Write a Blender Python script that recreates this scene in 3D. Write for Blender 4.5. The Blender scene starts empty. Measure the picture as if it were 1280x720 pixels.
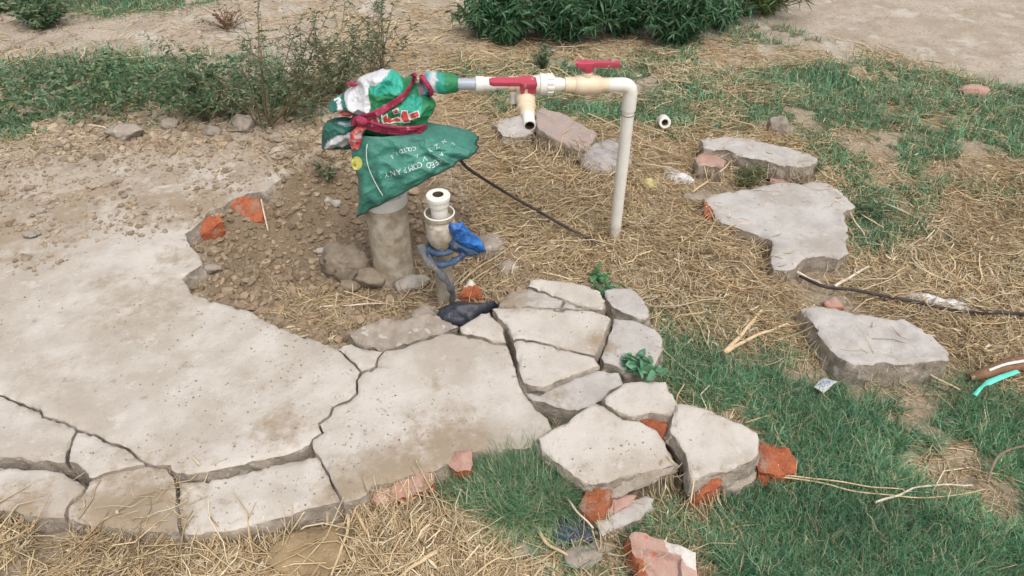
import bpy, math, random
import numpy as np
from mathutils import Vector, Matrix, geometry
from mathutils.bvhtree import BVHTree
R = np.random.default_rng(7)
random.seed(7)
sc = bpy.context.scene
COL = sc.collection
# ------------------------------------------------------------------ camera maths
HC = 1.5; F = 924.0; PITCH = math.radians(39)
cp, sp = math.cos(PITCH), math.sin(PITCH)
def ray(px, py):
    u = (px-640)/F; v = (360-py)/F
    return np.array([u, cp+v*sp, -sp+v*cp])
def G(px, py, z=0.0):
    d = ray(px, py); t = (z-HC)/d[2]
    return np.array([d[0]*t, d[1]*t, z])
def P(px, py, Y):
    d = ray(px, py); t = Y/d[1]
    return np.array([d[0]*t, Y, HC+d[2]*t])
def Gp(px, py, z0, ax, ay, cx, cy):           # ray with tilted plane
    d = ray(px, py)
    t = (z0-ax*cx-ay*cy-HC)/(d[2]-ax*d[0]-ay*d[1])
    return np.array([d[0]*t, d[1]*t, HC+d[2]*t])
# ------------------------------------------------------------------ noise
def _h(ix, iy, iz, s):
    n = (ix.astype(np.int64)*374761393 + iy.astype(np.int64)*668265263 + iz.astype(np.int64)*2147483647 + s*974634777) & 0xFFFFFFFF
    n = ((n ^ (n >> 13))*1274126177) & 0xFFFFFFFF
    n = (n ^ (n >> 16)) & 0xFFFFFFFF
    return n/4294967295.0
def vn(x, y, z=0.0, s=0):
    x = np.asarray(x, float); y = np.asarray(y, float); z = np.zeros_like(x)+z
    ix, iy, iz = np.floor(x), np.floor(y), np.floor(z)
    fx, fy, fz = x-ix, y-iy, z-iz
    fx = fx*fx*(3-2*fx); fy = fy*fy*(3-2*fy); fz = fz*fz*(3-2*fz)
    r = 0
    for a in (0, 1):
        for b in (0, 1):
            for c in (0, 1):
                w = (fx if a else 1-fx)*(fy if b else 1-fy)*(fz if c else 1-fz)
                r = r+w*_h(ix+a, iy+b, iz+c, s)
    return r*2-1
def fbm(x, y, z=0.0, s=0, o=4):
    r = 0; a = 1.0; f = 1.0
    for k in range(o):
        r = r+a*vn(np.asarray(x)*f, np.asarray(y)*f, np.asarray(z)*f, s+k*17); a *= .5; f *= 2.03
    return r/1.6
def sstep(a, b, x):
    t = np.clip((x-a)/(b-a), 0, 1); return t*t*(3-2*t)
def sdist(poly, x, y):                        # >0 inside
    poly = np.asarray(poly)[:, :2]; x = np.asarray(x, float); y = np.asarray(y, float)
    d = np.full(x.shape, 1e9); ins = np.zeros(x.shape, bool)
    n = len(poly)
    for i in range(n):
        a = poly[i]; b = poly[(i+1) % n]
        e = b-a; L = max(e@e, 1e-12)
        t = np.clip(((x-a[0])*e[0]+(y-a[1])*e[1])/L, 0, 1)
        d = np.minimum(d, (x-a[0]-t*e[0])**2+(y-a[1]-t*e[1])**2)
        c = (a[1] > y) != (b[1] > y)
        if abs(e[1]) > 1e-12:
            ins ^= c & (x < e[0]*(y-a[1])/e[1]+a[0])
    d = np.sqrt(d); return np.where(ins, d, -d)
def crumple(x, y, sc_, seed, g=.9, c=3.0):
    rr = np.random.default_rng(seed); x = np.asarray(x, float)*sc_; y = np.asarray(y, float)*sc_
    x0, x1, y0, y1 = x.min()-1, x.max()+1, y.min()-1, y.max()+1
    n = int(min(400, max(8, (x1-x0)*(y1-y0)))); S = rr.uniform([x0, y0], [x1, y1], (n, 2)); gr = rr.normal(0, g, (n, 2)); h = rr.normal(0, .25, n)
    out = np.full(x.shape, 9.)
    for i in range(n):
        dx = x-S[i, 0]; dy = y-S[i, 1]; out = np.minimum(out, h[i]+gr[i, 0]*dx+gr[i, 1]*dy+c*.5*(dx*dx+dy*dy))
    return out
def poly_w(px, z=0.0): return np.array([G(a, b, z) for a, b in px])
# ------------------------------------------------------------------ object helpers
def tag(o, label=None, cat=None, group=None, kind=None):
    if label: o['label'] = label
    if cat: o['category'] = cat
    if group: o['group'] = group
    if kind: o['kind'] = kind
    return o
def mk(name, V, faces, mats, parent=None, smooth=True, mi=None, attrs=None, loc=None):
    """faces: list, or (n,k) int array"""
    V = np.asarray(V, dtype=np.float64).reshape(-1, 3)
    if parent is not None:
        base = np.array(parent.matrix_basis.translation)
        q = parent.parent
        while q is not None: base = base+np.array(q.matrix_basis.translation); q = q.parent
    else: base = np.zeros(3)
    if loc is None:
        loc = np.array([(V[:, 0].min()+V[:, 0].max())/2, (V[:, 1].min()+V[:, 1].max())/2, V[:, 2].min()]) if len(V) < 60000 else np.zeros(3)
    me = bpy.data.meshes.new(name)
    if isinstance(faces, np.ndarray):
        n, k = faces.shape
        me.vertices.add(len(V)); me.vertices.foreach_set('co', (V-loc).astype(np.float32).ravel())
        me.loops.add(n*k); me.loops.foreach_set('vertex_index', faces.astype(np.int32).ravel())
        me.polygons.add(n); me.polygons.foreach_set('loop_start', np.arange(0, n*k, k, dtype=np.int32))
        me.polygons.foreach_set('loop_total', np.full(n, k, dtype=np.int32))
        me.update(calc_edges=True); me.validate()
    else:
        me.from_pydata((V-loc).tolist(), [], [list(map(int, f)) for f in faces])
        me.update()
    for m in (mats if isinstance(mats, (list, tuple)) else [mats]): me.materials.append(m)
    if mi is not None: me.polygons.foreach_set('material_index', np.asarray(mi, dtype=np.int32))
    me.polygons.foreach_set('use_smooth', np.full(len(me.polygons), smooth, dtype=bool))
    if attrs:
        for k, v in attrs.items():
            v = np.asarray(v, dtype=np.float32)
            if v.ndim == 1:
                a = me.attributes.new(k, 'FLOAT', 'POINT'); a.data.foreach_set('value', v)
            else:
                a = me.attributes.new(k, 'FLOAT_COLOR', 'POINT')
                a.data.foreach_set('color', np.hstack([v, np.ones((len(v), 1), np.float32)]).ravel())
    o = bpy.data.objects.new(name, me); COL.objects.link(o)
    o.location = loc-base
    if parent is not None: o.parent = parent
    return o
def thing(name, loc, label, cat, group=None):
    o = bpy.data.objects.new(name, None); COL.objects.link(o); o.location = loc
    o.empty_display_size = .05
    return tag(o, label, cat, group)
# ------------------------------------------------------------------ materials
def mat(name, c1, c2, scale=8, rough=.85, bump=.4, bscale=60, c3=None, s3=40, t3=.62, attr=None, acol=None, var=None, spec=.3, bdist=.004, stretch=None, w3=.06, sub=0, trans=0):
    m = bpy.data.materials.new(name); m.use_nodes = True
    nt = m.node_tree; N = nt.nodes; L = nt.links
    b = N['Principled BSDF']; b.inputs['Roughness'].default_value = rough
    b.inputs['Specular IOR Level'].default_value = spec
    tc = N.new('ShaderNodeTexCoord'); src = tc.outputs['Object']
    if stretch:
        mp = N.new('ShaderNodeMapping'); mp.inputs['Scale'].default_value = stretch; L.new(src, mp.inputs[0]); src = mp.outputs[0]
    def noise(s, d=6, r=.6):
        n = N.new('ShaderNodeTexNoise'); n.inputs['Scale'].default_value = s; n.inputs['Detail'].default_value = d
        n.inputs['Roughness'].default_value = r; L.new(src, n.inputs['Vector']); return n.outputs['Fac']
    def mrange(x, a, bb):
        n = N.new('ShaderNodeMapRange'); n.inputs[1].default_value = a; n.inputs[2].default_value = bb; n.interpolation_type = 'SMOOTHSTEP'
        L.new(x, n.inputs[0]); return n.outputs[0]
    def mix(f, a, bb, mode='MIX'):
        n = N.new('ShaderNodeMix'); n.data_type = 'RGBA'; n.blend_type = mode
        if isinstance(f, float): n.inputs[0].default_value = f
        else: L.new(f, n.inputs[0])
        for i, c in ((6, a), (7, bb)):
            if isinstance(c, (tuple, list)): n.inputs[i].default_value = (*c[:3], 1)
            else: L.new(c, n.inputs[i])
        return n.outputs[2]
    col = mix(mrange(noise(scale), .35, .65), c1, c2)
    if c3: col = mix(mrange(noise(s3, 4, .5), t3, t3+w3), col, c3)
    if name.startswith('concrete'):
        col = mix(mrange(noise(2.6, 5, .7), .46, .64), col, mix(.45, col, (.34, .29, .235)))
        col = mix(mrange(noise(150, 3, .6), .60, .70), col, mix(.4, col, (.25, .21, .17)))
        col = mix(mrange(noise(17, 9, .8), .56, .62), col, mix(.35, col, (.62, .58, .53)))
    if attr:
        at = N.new('ShaderNodeAttribute'); at.attribute_name = attr
        ad = N.new('ShaderNodeMath'); ad.operation = 'MULTIPLY_ADD'; L.new(noise(28, 8, .7), ad.inputs[0]); ad.inputs[1].default_value = 1.1
        L.new(at.outputs['Fac'], ad.inputs[2])
        col = mix(mrange(ad.outputs[0], .72, 1.2), col, acol)
    if var:
        at = N.new('ShaderNodeAttribute'); at.attribute_name = var
        col = mix(1.0, col, at.outputs['Color'], 'MULTIPLY')
    L.new(col, b.inputs['Base Color'])
    if bump:
        bp = N.new('ShaderNodeBump'); bp.inputs['Strength'].default_value = bump; bp.inputs['Distance'].default_value = bdist
        L.new(noise(bscale, 8, .65), bp.inputs['Height']); L.new(bp.outputs[0], b.inputs['Normal'])
    if trans:
        tr = N.new('ShaderNodeBsdfTranslucent'); L.new(col, tr.inputs[0])
        ms = N.new('ShaderNodeMixShader'); ms.inputs[0].default_value = trans
        L.new(b.outputs[0], ms.inputs[1]); L.new(tr.outputs[0], ms.inputs[2]); L.new(ms.outputs[0], N['Material Output'].inputs[0])
    return m
DUST = (.36, .285, .205)
M_top = mat('concrete_top', (.52, .475, .425), (.40, .352, .30), 6, .9, .7, 75, (.33, .285, .24), 24, .66, 'stain', (.30, .235, .165))
M_top2 = mat('concrete_top_grey', (.46, .43, .40), (.36, .33, .30), 9, .9, .7, 70, (.25, .22, .2), 50, .66, 'stain', (.27, .215, .155))
M_side = mat('broken_concrete', (.38, .325, .265), (.27, .225, .18), 22, .95, 1, 90, (.42, .38, .33), 60, .58, bdist=.008)
M_brick = mat('brick', (.52, .165, .075), (.37, .105, .05), 34, .97, 1, 140, (.38, .25, .18), 20, .47, bdist=.012, w3=.2)
M_bricktop = mat('dusty_brick', (.40, .235, .185), (.44, .30, .25), 18, .9, .7, 110, (.50, .15, .07), 25, .63, bdist=.005)
M_mortar = mat('mortar', (.62, .58, .53), (.5, .45, .4), 30, .9, .8, 140)
M_clod = mat('dry_mud', (.27, .22, .165), (.20, .16, .115), 25, .95, .9, 130, bdist=.005, var=None)
M_rubble = mat('soil_lump', (.31, .25, .182), (.25, .195, .137), 25, .95, .7, 160, var='var')
M_stone = mat('stone', (.34, .29, .24), (.25, .21, .17), 25, .9, .8, 120, (.42, .38, .34), 30, .6)
M_pale = mat('pale_stone', (.42, .39, .35), (.33, .29, .25), 25, .9, .8, 120)
M_pinkrock = mat('pinkish_rock', (.36, .27, .235), (.30, .255, .23), 22, .95, .9, 80, (.40, .22, .16), 16, .62, w3=.1)
M_greyrock = mat('grey_rock', (.37, .34, .325), (.28, .25, .235), 22, .95, .9, 60, (.22, .2, .19), 30, .58, w3=.12)
M_straw = mat('straw', (.92, .9, .85), (.75, .7, .62), 40, .7, 0, 10, var='var', spec=.25)
M_grass = mat('grass', (1, 1, 1), (.85, .88, .85), 40, .55, 0, 10, var='var', spec=.3, trans=.25)
M_leaf = mat('leaf', (1, 1, 1), (.8, .85, .8), 60, .5, 0, 10, var='var', spec=.35, trans=.25)
M_stem = mat('weed_stem', (.20, .15, .085), (.14, .13, .06), 60, .8, 0, 10)
M_pvc = mat('white_pvc', (.74, .715, .655), (.68, .65, .58), 18, .42, .2, 60, (.55, .49, .40), 14, .60, spec=.45, w3=.15, attr='stain', acol=(.36, .29, .2))
M_pvcc = mat('cream_cpvc', (.72, .60, .44), (.68, .53, .37), 22, .42, .15, 60, (.5, .38, .26), 20, .66, spec=.45)
M_pvcd = mat('muddy_pvc', (.50, .45, .37), (.33, .27, .19), 16, .75, .6, 80, (.27, .215, .15), 22, .50, w3=.2)
M_white = mat('white_plastic', (.80, .80, .78), (.7, .69, .65), 25, .5, .3, 60, (.5, .45, .38), 30, .64)
M_grey = mat('grey_pipe', (.30, .34, .40), (.36, .40, .46), 25, .4, .1, 60, spec=.5)
M_red = mat('red_handle', (.47, .055, .09), (.38, .05, .08), 25, .4, .2, 60, (.55, .25, .27), 40, .66, spec=.5)
M_strap = mat('magenta_rubber', (.36, .035, .085), (.24, .025, .055), 60, .6, .6, 200, (.45, .15, .2), 70, .6)
M_black = mat('black_plastic', (.018, .02, .028), (.03, .033, .045), 30, .35, .8, 50, spec=.5, bdist=.006)
M_cable = mat('black_cable', (.035, .028, .03), (.07, .055, .05), 50, .6, .3, 90)
M_navy = mat('navy_strip', (.03, .065, .14), (.06, .09, .14), 30, .5, .6, 90, (.16, .15, .14), 30, .6)
M_slate = mat('dusty_slate_strip', (.085, .095, .11), (.14, .13, .12), 30, .7, .7, 90, (.2, .17, .14), 30, .58)
M_blue = mat('bright_blue_plastic', (.03, .19, .55), (.015, .07, .25), 35, .32, .9, 45, spec=.5, bdist=.006)
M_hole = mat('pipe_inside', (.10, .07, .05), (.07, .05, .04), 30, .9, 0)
M_rag = mat('pale_plastic_rag', (.72, .70, .68), (.5, .48, .47), 45, .5, 1, 60, (.25, .22, .2), 50, .6, bdist=.01)
M_teal = mat('turquoise_plastic', (.10, .58, .46), (.16, .68, .56), 30, .4, .3, 60)
M_rust = mat('brown_pipe_skin', (.24, .13, .075), (.17, .09, .05), 30, .7, .5, 60, (.4, .28, .16), 30, .6)
M_twig = mat('dry_twig', (.62, .48, .30), (.5, .37, .22), 60, .8, .4, 120)
M_twigp = mat('pale_twig', (.66, .58, .47), (.55, .45, .34), 60, .8, .4, 120)
M_twigd = mat('brown_twig', (.27, .19, .13), (.2, .14, .1), 60, .8, .4, 120)
M_foil = mat('foil_print', (.42, .44, .39), (.33, .36, .32), 60, .4, .5, 80)
M_foilb = mat('foil_blue', (.14, .15, .24), (.4, .42, .45), 160, .4, .3, 80)
M_greenp = mat('green_scrap', (.17, .33, .21), (.11, .23, .15), 50, .6, .9, 70, bdist=.006)
M_yellow = mat('yellow_plastic', (.60, .52, .22), (.5, .42, .2), 50, .5, .6, 70)

# sack print colours live in the mesh (real print), wrinkles in bump
M_sack = mat('woven_sack', (1, 1, 1), (.80, .82, .82), 22, .30, .6, 55, var='var', spec=.45, bdist=.012)
M_print = mat('white_print', (.70, .76, .72), (.55, .62, .58), 60, .6, 0, 10)
M_printr = mat('red_print', (.55, .07, .06), (.45, .06, .05), 60, .6, 0, 10)
M_printy = mat('yellow_print', (.62, .58, .16), (.5, .48, .12), 60, .6, 0, 10)

# ------------------------------------------------------------------ slab piece outlines (photo pixels traced, on the z=0 slab plane)
crAC = [(417, 433), (431, 444), (444, 456), (451, 464), (444, 473), (445, 491), (436, 498), (415, 508), (412, 516), (398, 527), (401, 539), (390, 548), (387, 556)]
pit_edge = [(352, 222), (330, 238), (308, 241), (290, 248), (280, 257), (262, 262), (250, 277), (232, 292), (236, 305), (250, 318), (253, 330), (240, 338), (229, 346), (238, 365), (275, 378), (310, 387), (330, 398), (352, 410), (385, 421), (405, 428)]
AD = [(360, 567), (330, 574), (311, 578), (290, 583), (267, 588), (245, 590), (222, 592), (216, 586), (213, 580)]
A1 = [(213, 580), (197, 581), (182, 578), (172, 568), (164, 563), (147, 553), (132, 549), (120, 542), (104, 538), (95, 537), (91, 531), (75, 524), (55, 519), (49, 509), (38, 506), (27, 503), (0, 493)]
PIECES = [
 # name-independent: (label, px, z0, thick, ax, ay, gap, material, paint/stain)
 ('largest unbroken sheet of pale concrete on the left, its back edge buried under soil',
  [(-420, 560), (-420, 150), (100, 150), (330, 190)]+pit_edge+crAC+AD+A1[1:]+[(-60, 478), (-200, 470)], 0, .085, 0, 0, .0012, 0),
 ('cracked strip of pale concrete at the left picture edge, between hairline crack and wide gap',
  [(-200, 472), (-60, 480), (0, 495), (27, 505), (38, 508), (48, 511), (54, 521), (75, 526), (90, 533), (93, 539), (89, 546), (87, 556), (84, 563), (82, 577), (66, 576), (45, 573), (27, 571), (0, 570), (-200, 562)], 0, .08, 0, 0, .001, 0),
 ('small wedge of pale concrete left of the long gap, pointing down at the corner crack',
  [(95, 540), (104, 540), (119, 544), (131, 551), (146, 555), (163, 565), (171, 570), (181, 580), (160, 583), (131, 590), (118, 597), (111, 597), (104, 586), (95, 579), (86, 576), (88, 563), (90, 550)], 0, .08, 0, 0, .001, 0),
 ('edge tile of concrete at the bottom left corner, below the wide gap',
  [(-200, 575), (0, 583), (35, 584), (60, 586), (80, 591), (96, 600), (105, 608), (99, 616), (90, 622), (83, 634), (79, 647), (60, 646), (40, 644), (0, 636), (-200, 640)], -.012, .085, 0, 0.01, .001, 0),
 ('edge tile of concrete half buried under a bank of straw at the bottom left',
  [(111, 602), (121, 597), (133, 592), (160, 586), (183, 582), (197, 583), (208, 585), (217, 594), (219, 610), (221, 640), (223, 664), (160, 660), (110, 655), (84, 648), (86, 634), (94, 622), (106, 613)], -.012, .085, 0, .0, .001, 0),
 ('large rectangular edge tile of concrete below the long gap, paper scrap at its foot',
  [(223, 602), (240, 602), (258, 600), (275, 597), (292, 593), (311, 589), (330, 583), (350, 579), (372, 574), (396, 569), (402, 577), (410, 593), (418, 611), (427, 626), (405, 631), (387, 635), (362, 642), (340, 648), (318, 655), (294, 662), (260, 664), (228, 668), (225, 640)], -.018, .09, .01, .05, .001, 0),
 ('broad central concrete sheet between the winding crack and the fallen chunks, dirty along its front',
  [(455, 465), (470, 457), (474, 445), (480, 437), (500, 434), (520, 428), (540, 422), (553, 415), (577, 419), (602, 423), (618, 428), (634, 431), (637, 440), (641, 450), (645, 463), (650, 480), (656, 492), (663, 500), (672, 511), (684, 522), (692, 536), (681, 544), (670, 551), (664, 559), (640, 562), (610, 562), (585, 566), (572, 574), (556, 580), (540, 588), (515, 592), (490, 600), (462, 606), (459, 614), (445, 624), (430, 627), (421, 612), (412, 593), (404, 577), (391, 560), (391, 549), (403, 540), (400, 528), (414, 518), (417, 509), (437, 500), (447, 492), (446, 474)], .0, .09, 0, 0.0, .001, 0),
 ('small triangular sliver of concrete at the pit rim beside the winding crack',
  [(420, 433), (440, 429), (462, 434), (478, 438), (472, 446), (468, 456), (453, 463), (446, 455), (433, 443)], -.004, .07, 0, 0, .001, 0),
 ('small four-sided piece of concrete just below the black plastic bag',
  [(575, 408), (584, 402), (592, 397), (604, 389), (611, 388), (617, 398), (627, 405), (630, 418), (633, 428), (618, 425), (602, 420), (588, 417), (577, 416)], .002, .08, 0, 0, .001, 0),
 ('flat squarish concrete plate lying between two wide cracks, left of the rounded rim piece',
  [(615, 385), (630, 384), (645, 384), (660, 383), (680, 385), (699, 386), (720, 386), (738, 387), (752, 391), (764, 396), (760, 409), (754, 422), (749, 434), (745, 443), (728, 440), (710, 436), (692, 431), (674, 426), (655, 422), (640, 423), (636, 412), (633, 404), (622, 396)], .012, .06, .0, .0, .001, 0),
 ('concrete plate below the square one, its rounded lower edge standing over a gap',
  [(641, 426), (655, 424), (674, 428), (692, 433), (710, 438), (728, 442), (745, 446), (750, 457), (738, 460), (722, 466), (704, 472), (690, 479), (678, 483), (664, 481), (655, 477), (649, 460), (645, 444), (643, 434)], .010, .06, 0, 0, .001, 0),
 ('brownish concrete wedge touching the tip of the black bag',
  [(627, 373), (640, 363), (657, 360), (679, 366), (704, 374), (699, 383), (680, 384), (660, 382), (648, 385), (624, 381)], .004, .07, 0, .06, .001, 1),
 ('long pale concrete sliver along the back of the broken rim, beside the straw',
  [(659, 357), (664, 348), (677, 347), (704, 351), (732, 355), (750, 363), (757, 374), (753, 386), (732, 382), (707, 373), (681, 364)], .006, .07, 0, 0, .001, 0),
 ('tiny splinter of concrete wedged behind the square plate',
  [(702, 382), (708, 376), (732, 384), (750, 388), (748, 391), (737, 386), (715, 385)], -.002, .06, 0, 0, .001, 1),
 ('grey weathered concrete corner under the small leafy weed',
  [(766, 359), (788, 359), (802, 371), (813, 394), (808, 400), (796, 396), (782, 390), (766, 382), (758, 372), (755, 362)], .0, .08, -.04, -.04, .001, 1),
 ('pale rounded concrete piece at the right rim above the green scrap',
  [(768, 396), (791, 398), (810, 406), (822, 413), (829, 424), (828, 436), (822, 449), (817, 462), (800, 465), (782, 464), (770, 457), (756, 452), (752, 445), (758, 430), (765, 412)], -.006, .09, -.03, 0.02, .001, 1),
 ('chunky concrete block below the rounded plate, broken face towards the front',
  [(656, 490), (677, 491), (692, 484), (713, 474), (732, 467), (752, 462), (774, 464), (779, 480), (762, 488), (756, 498), (742, 506), (728, 510), (710, 511), (694, 508), (680, 501), (665, 499)], -.006, .10, 0.0, .04, .001, 1),
 ('smooth plate of concrete lifted clear of the rubble at the upper right of the collapse',
  [(757, 496), (768, 487), (782, 478), (805, 476), (833, 476), (838, 488), (845, 501), (848, 510), (840, 518), (828, 516), (815, 514), (793, 519), (772, 513), (757, 504)], .035, .05, 0, .04, .0, 0),
 ('concrete plate with crumbly grey front leaning over orange brick, beside the grass',
  [(846, 505), (862, 505), (875, 507), (892, 514), (909, 522), (926, 529), (945, 538), (949, 550), (948, 566), (938, 576), (925, 580), (908, 590), (890, 589), (876, 595), (864, 602), (861, 584), (857, 566), (846, 549), (838, 536), (840, 521)], .03, .048, -.05, .10, .0, 0),
 ('biggest fallen concrete plate at the front of the collapse, smooth and pale',
  [(674, 547), (690, 536), (710, 525), (727, 512), (743, 502), (752, 505), (761, 512), (779, 523), (800, 526), (822, 538), (831, 550), (836, 565), (845, 578), (828, 584), (812, 587), (790, 591), (775, 596), (761, 602), (732, 602), (719, 592), (707, 583), (690, 571), (677, 560)], .03, .032, -.02, .10, .0, 0),
]
# rocks lying loose: (name, label, outline, z0(top), thick, ax, ay, mats key)
# ------------------------------------------------------------------ terrain
Zc = poly_w([(-900, 440), (-300, 385), (0, 335), (60, 328), (130, 308), (185, 288), (225, 270), (262, 256), (300, 238), (345, 222), (395, 186), (470, 150), (560, 110), (700, -60), (700, -300), (-1500, -300)], 0)
Zpit = poly_w([(232, 292), (262, 262), (330, 238), (365, 205), (430, 185), (540, 195), (610, 260), (650, 300), (690, 345), (640, 372), (600, 392), (540, 416), (470, 436), (415, 432), (320, 395), (238, 365), (245, 330)], -.02)
Zslab = [poly_w(p[1], 0) for p in PIECES[:17]]
GRASS = [  # (polygon px, z, weight, patchiness threshold)
 ([(826, 448), (845, 425), (900, 448), (1000, 470), (1080, 488), (1200, 497), (1290, 520), (1500, 560), (1500, 900), (870, 900), (880, 700), (905, 640), (920, 610), (1000, 590), (955, 540), (850, 500), (830, 470)], -.08, 1.0, -.30),
 ([(565, 595), (610, 568), (668, 566), (722, 590), (738, 625), (700, 650), (650, 655), (600, 625)], -.1, .9, -.35),
 ([(790, 600), (900, 640), (870, 760), (700, 700), (760, 650)], -.1, .35, -.1),
 ([(820, 400), (870, 395), (1000, 440), (1010, 470), (840, 440)], -.08, .5, -.1),
 ([(1050, 245), (1200, 245), (1290, 290), (1290, 340), (1130, 345), (1060, 290)], -.05, .55, .05),
 ([(860, 90), (1100, 80), (1320, 120), (1320, 200), (1100, 160), (1000, 150), (820, 170), (780, 140)], -.02, 1, -.55),
 ([(560, 95), (780, 70), (800, 130), (780, 160), (620, 150)], -.03, 1, -.2),
 ([(1000, 150), (1320, 190), (1320, 260), (1100, 250), (1000, 200)], -.03, .9, -.3),
 ([(-200, 90), (0, 82), (130, 68), (330, 75), (420, 110), (400, 150), (300, 145), (100, 165), (-200, 200)], 0, .9, -.35),
 ([(-200, -10), (50, -20), (330, -15), (260, 10), (140, 24), (0, 14), (-200, 30)], 0, 1.0, -.7),
 ([(760, 60), (880, 55), (900, 100), (800, 100)], 0, .8, -.1),
 ([(880, 20), (1010, 30), (1060, 60), (900, 60)], 0, .5, .0),
 ([(230, 655), (330, 660), (330, 690), (230, 690)], -.1, .35, .1),
 ([(-900, -600), (1800, -600), (1800, -120), (900, -40), (-900, -40)], 0, .25, .1),
]
STRAW = [
 ([(-100, 665), (0, 652), (70, 658), (100, 640), (150, 618), (195, 600), (218, 604), (226, 684), (300, 682), (420, 656), (460, 645), (556, 628), (640, 660), (640, 900), (-150, 900)], -.08, 1.0, -.38),
 ([(560, 195), (650, 150), (800, 180), (880, 270), (960, 325), (1015, 395), (1010, 445), (900, 432), (840, 415), (800, 355), (700, 335), (640, 320), (600, 260)], -.07, 1.0, -.8),
 ([(1060, 345), (1180, 230), (1330, 200), (1330, 500), (1200, 480), (1190, 430), (1100, 385)], -.05, .9, -.6),
 ([(550, 75), (760, 65), (1000, 110), (1060, 230), (880, 220), (800, 230), (640, 170), (560, 180)], -.02, .75, -.2),
 ([(860, 55), (1300, 130), (1320, 330), (1040, 330), (880, 220)], -.02, .36, -.1),
 ([(540, 45), (900, 45), (960, 90), (540, 95)], 0, .55, -.3),
 ([(370, 0), (600, 0), (620, 100), (560, 190), (380, 190)], 0, .35, -.4),
 ([(880, 20), (1100, 60), (1280, 120), (1100, 140), (900, 60)], 0, .45, -.1),
 ([(350, 360), (560, 330), (690, 320), (720, 350), (640, 368), (560, 400), (460, 415), (390, 420)], -.09, .5, -.3),
 ([(815, 612), (930, 620), (900, 690), (800, 680)], -.1, .45, -.2),
 ([(826, 400), (1280, 430), (1500, 900), (860, 900)], -.08, .12, -.4),
 ([(-200, 60), (420, 60), (430, 185), (-200, 210)], 0, .16, -.3),
 ([(-200, 0), (560, 0), (560, 80), (-200, 90)], 0, .12, -.3),
 ([(640, 690), (800, 680), (790, 760), (640, 760)], -.1, .25, -.2),
]
for L_ in (GRASS, STRAW):
    for i, (p, z, w, t) in enumerate(L_): L_[i] = (poly_w([q if q[1] > -380 else (q[0], -380) for q in p], z), w, t)
def dens(zones, x, y, edge=.06, s=0):
    r = np.zeros(np.shape(x)); n = fbm(x*4.5, y*4.5, 0, 40+s, 4)+.35*vn(x*22, y*22, 0, 61+s)
    for p, w, t in zones:
        d = sdist(p, x, y)
        e = edge*(1+y*.35)
        r = np.maximum(r, w*sstep(-e, e, d+n*.05)*sstep(t-.12, t+.25, n))
    return r
def xs_axis():
    a = list(np.arange(0, 2.2, .0125)); s = .0125; x = a[-1]
    while x < 90: s *= 1.07; x += s; a.append(x)
    a = np.array(a); return np.concatenate([-a[:0:-1], a])
def ys_axis():
    a = list(np.arange(.25, 2.6, .0115)); s = .0115; x = a[-1]
    while x < 5.2: s = min(s*1.012, .03); x += s; a.append(x)
    while x < 160: s *= 1.08; x += s; a.append(x)
    b = []; s = .0115; x = .25
    while x > -30: s *= 1.14; x -= s; b.append(x)
    return np.array(b[::-1]+a)
XA, YA = xs_axis(), ys_axis()
GX, GY = np.meshgrid(XA, YA)
def ground_h(x, y):
    z = np.full(x.shape, -.085)
    back = sstep(2.25, 3.3, y+.15*fbm(x*1.2, y*1.2, 0, 3, 2)); z = z*(1-back)+(-.015)*back
    dl = np.full(x.shape, -1e9)
    for p in Zslab: dl = np.maximum(dl, sdist(p, x, y))
    dp = sdist(Zpit, x, y)
    m = sstep(-.06, .03, dp); z = z*(1-m)+(-.055-.10*sstep(.0, .32, dp))*m
    # soil mound at the back wall of the pit
    m = sstep(.0, .04, dl); z = z*(1-m)+(-.15)*m
    dc = sdist(Zc, x, y)
    patch = fbm(x*5, y*7, 0, 9, 4)
    cov = sstep(-.05, .10, dc+.16*patch+.03*fbm(x*22, y*22, 0, 19, 3))
    zc = -.004+.012*sstep(0.02, .7, dc)+.019*patch+.006*sstep(.3, 1.2, dc)
    zc = np.where(dc > .6, np.maximum(zc, .006), zc)
    z = np.where(dc > -.05, z*(1-cov)+zc*cov, z)
    # roughness
    far = np.exp(-np.maximum(y-6, 0)/10)
    lump = fbm(x*9, y*9, 0, 5, 4)*.011+np.abs(fbm(x*28, y*28, 0, 6, 3))*.009
    under = sstep(0, .05, dl)*(1-cov)
    pitm = sstep(-.05, .05, dp)*.6+.4*sstep(-.3,0,dp)
    cov_s = sstep(0, .2, dc)
    amp = (1+.9*pitm-.1*cov_s)*(1-under)
    z = z+lump*amp*far
    # straw banks
    s = dens(STRAW[:1], x, y, .05); z = z+s*(.016+.022*fbm(x*5, y*5, 0, 11, 2))*sstep(-.0, 1, s)
    z = z+.03*dens(STRAW[1:3], x, y, .08)*(.6+.5*fbm(x*4, y*4, 0, 12, 2))
    return z, dc, dp, dl, cov
GZ, DC, DP, DL, COV = ground_h(GX, GY)
SURF = GZ.copy()
def bil(A, x, y):
    x = np.asarray(x, float); y = np.asarray(y, float)
    i = np.clip(np.searchsorted(XA, x)-1, 0, len(XA)-2); j = np.clip(np.searchsorted(YA, y)-1, 0, len(YA)-2)
    fx = np.clip((x-XA[i])/(XA[i+1]-XA[i]), 0, 1); fy = np.clip((y-YA[j])/(YA[j+1]-YA[j]), 0, 1)
    return A[j, i]*(1-fx)*(1-fy)+A[j, i+1]*fx*(1-fy)+A[j+1, i]*(1-fx)*fy+A[j+1, i+1]*fx*fy
def gz(x, y): return float(bil(GZ, x, y))
def sz(x, y): return float(bil(SURF, x, y))
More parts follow.
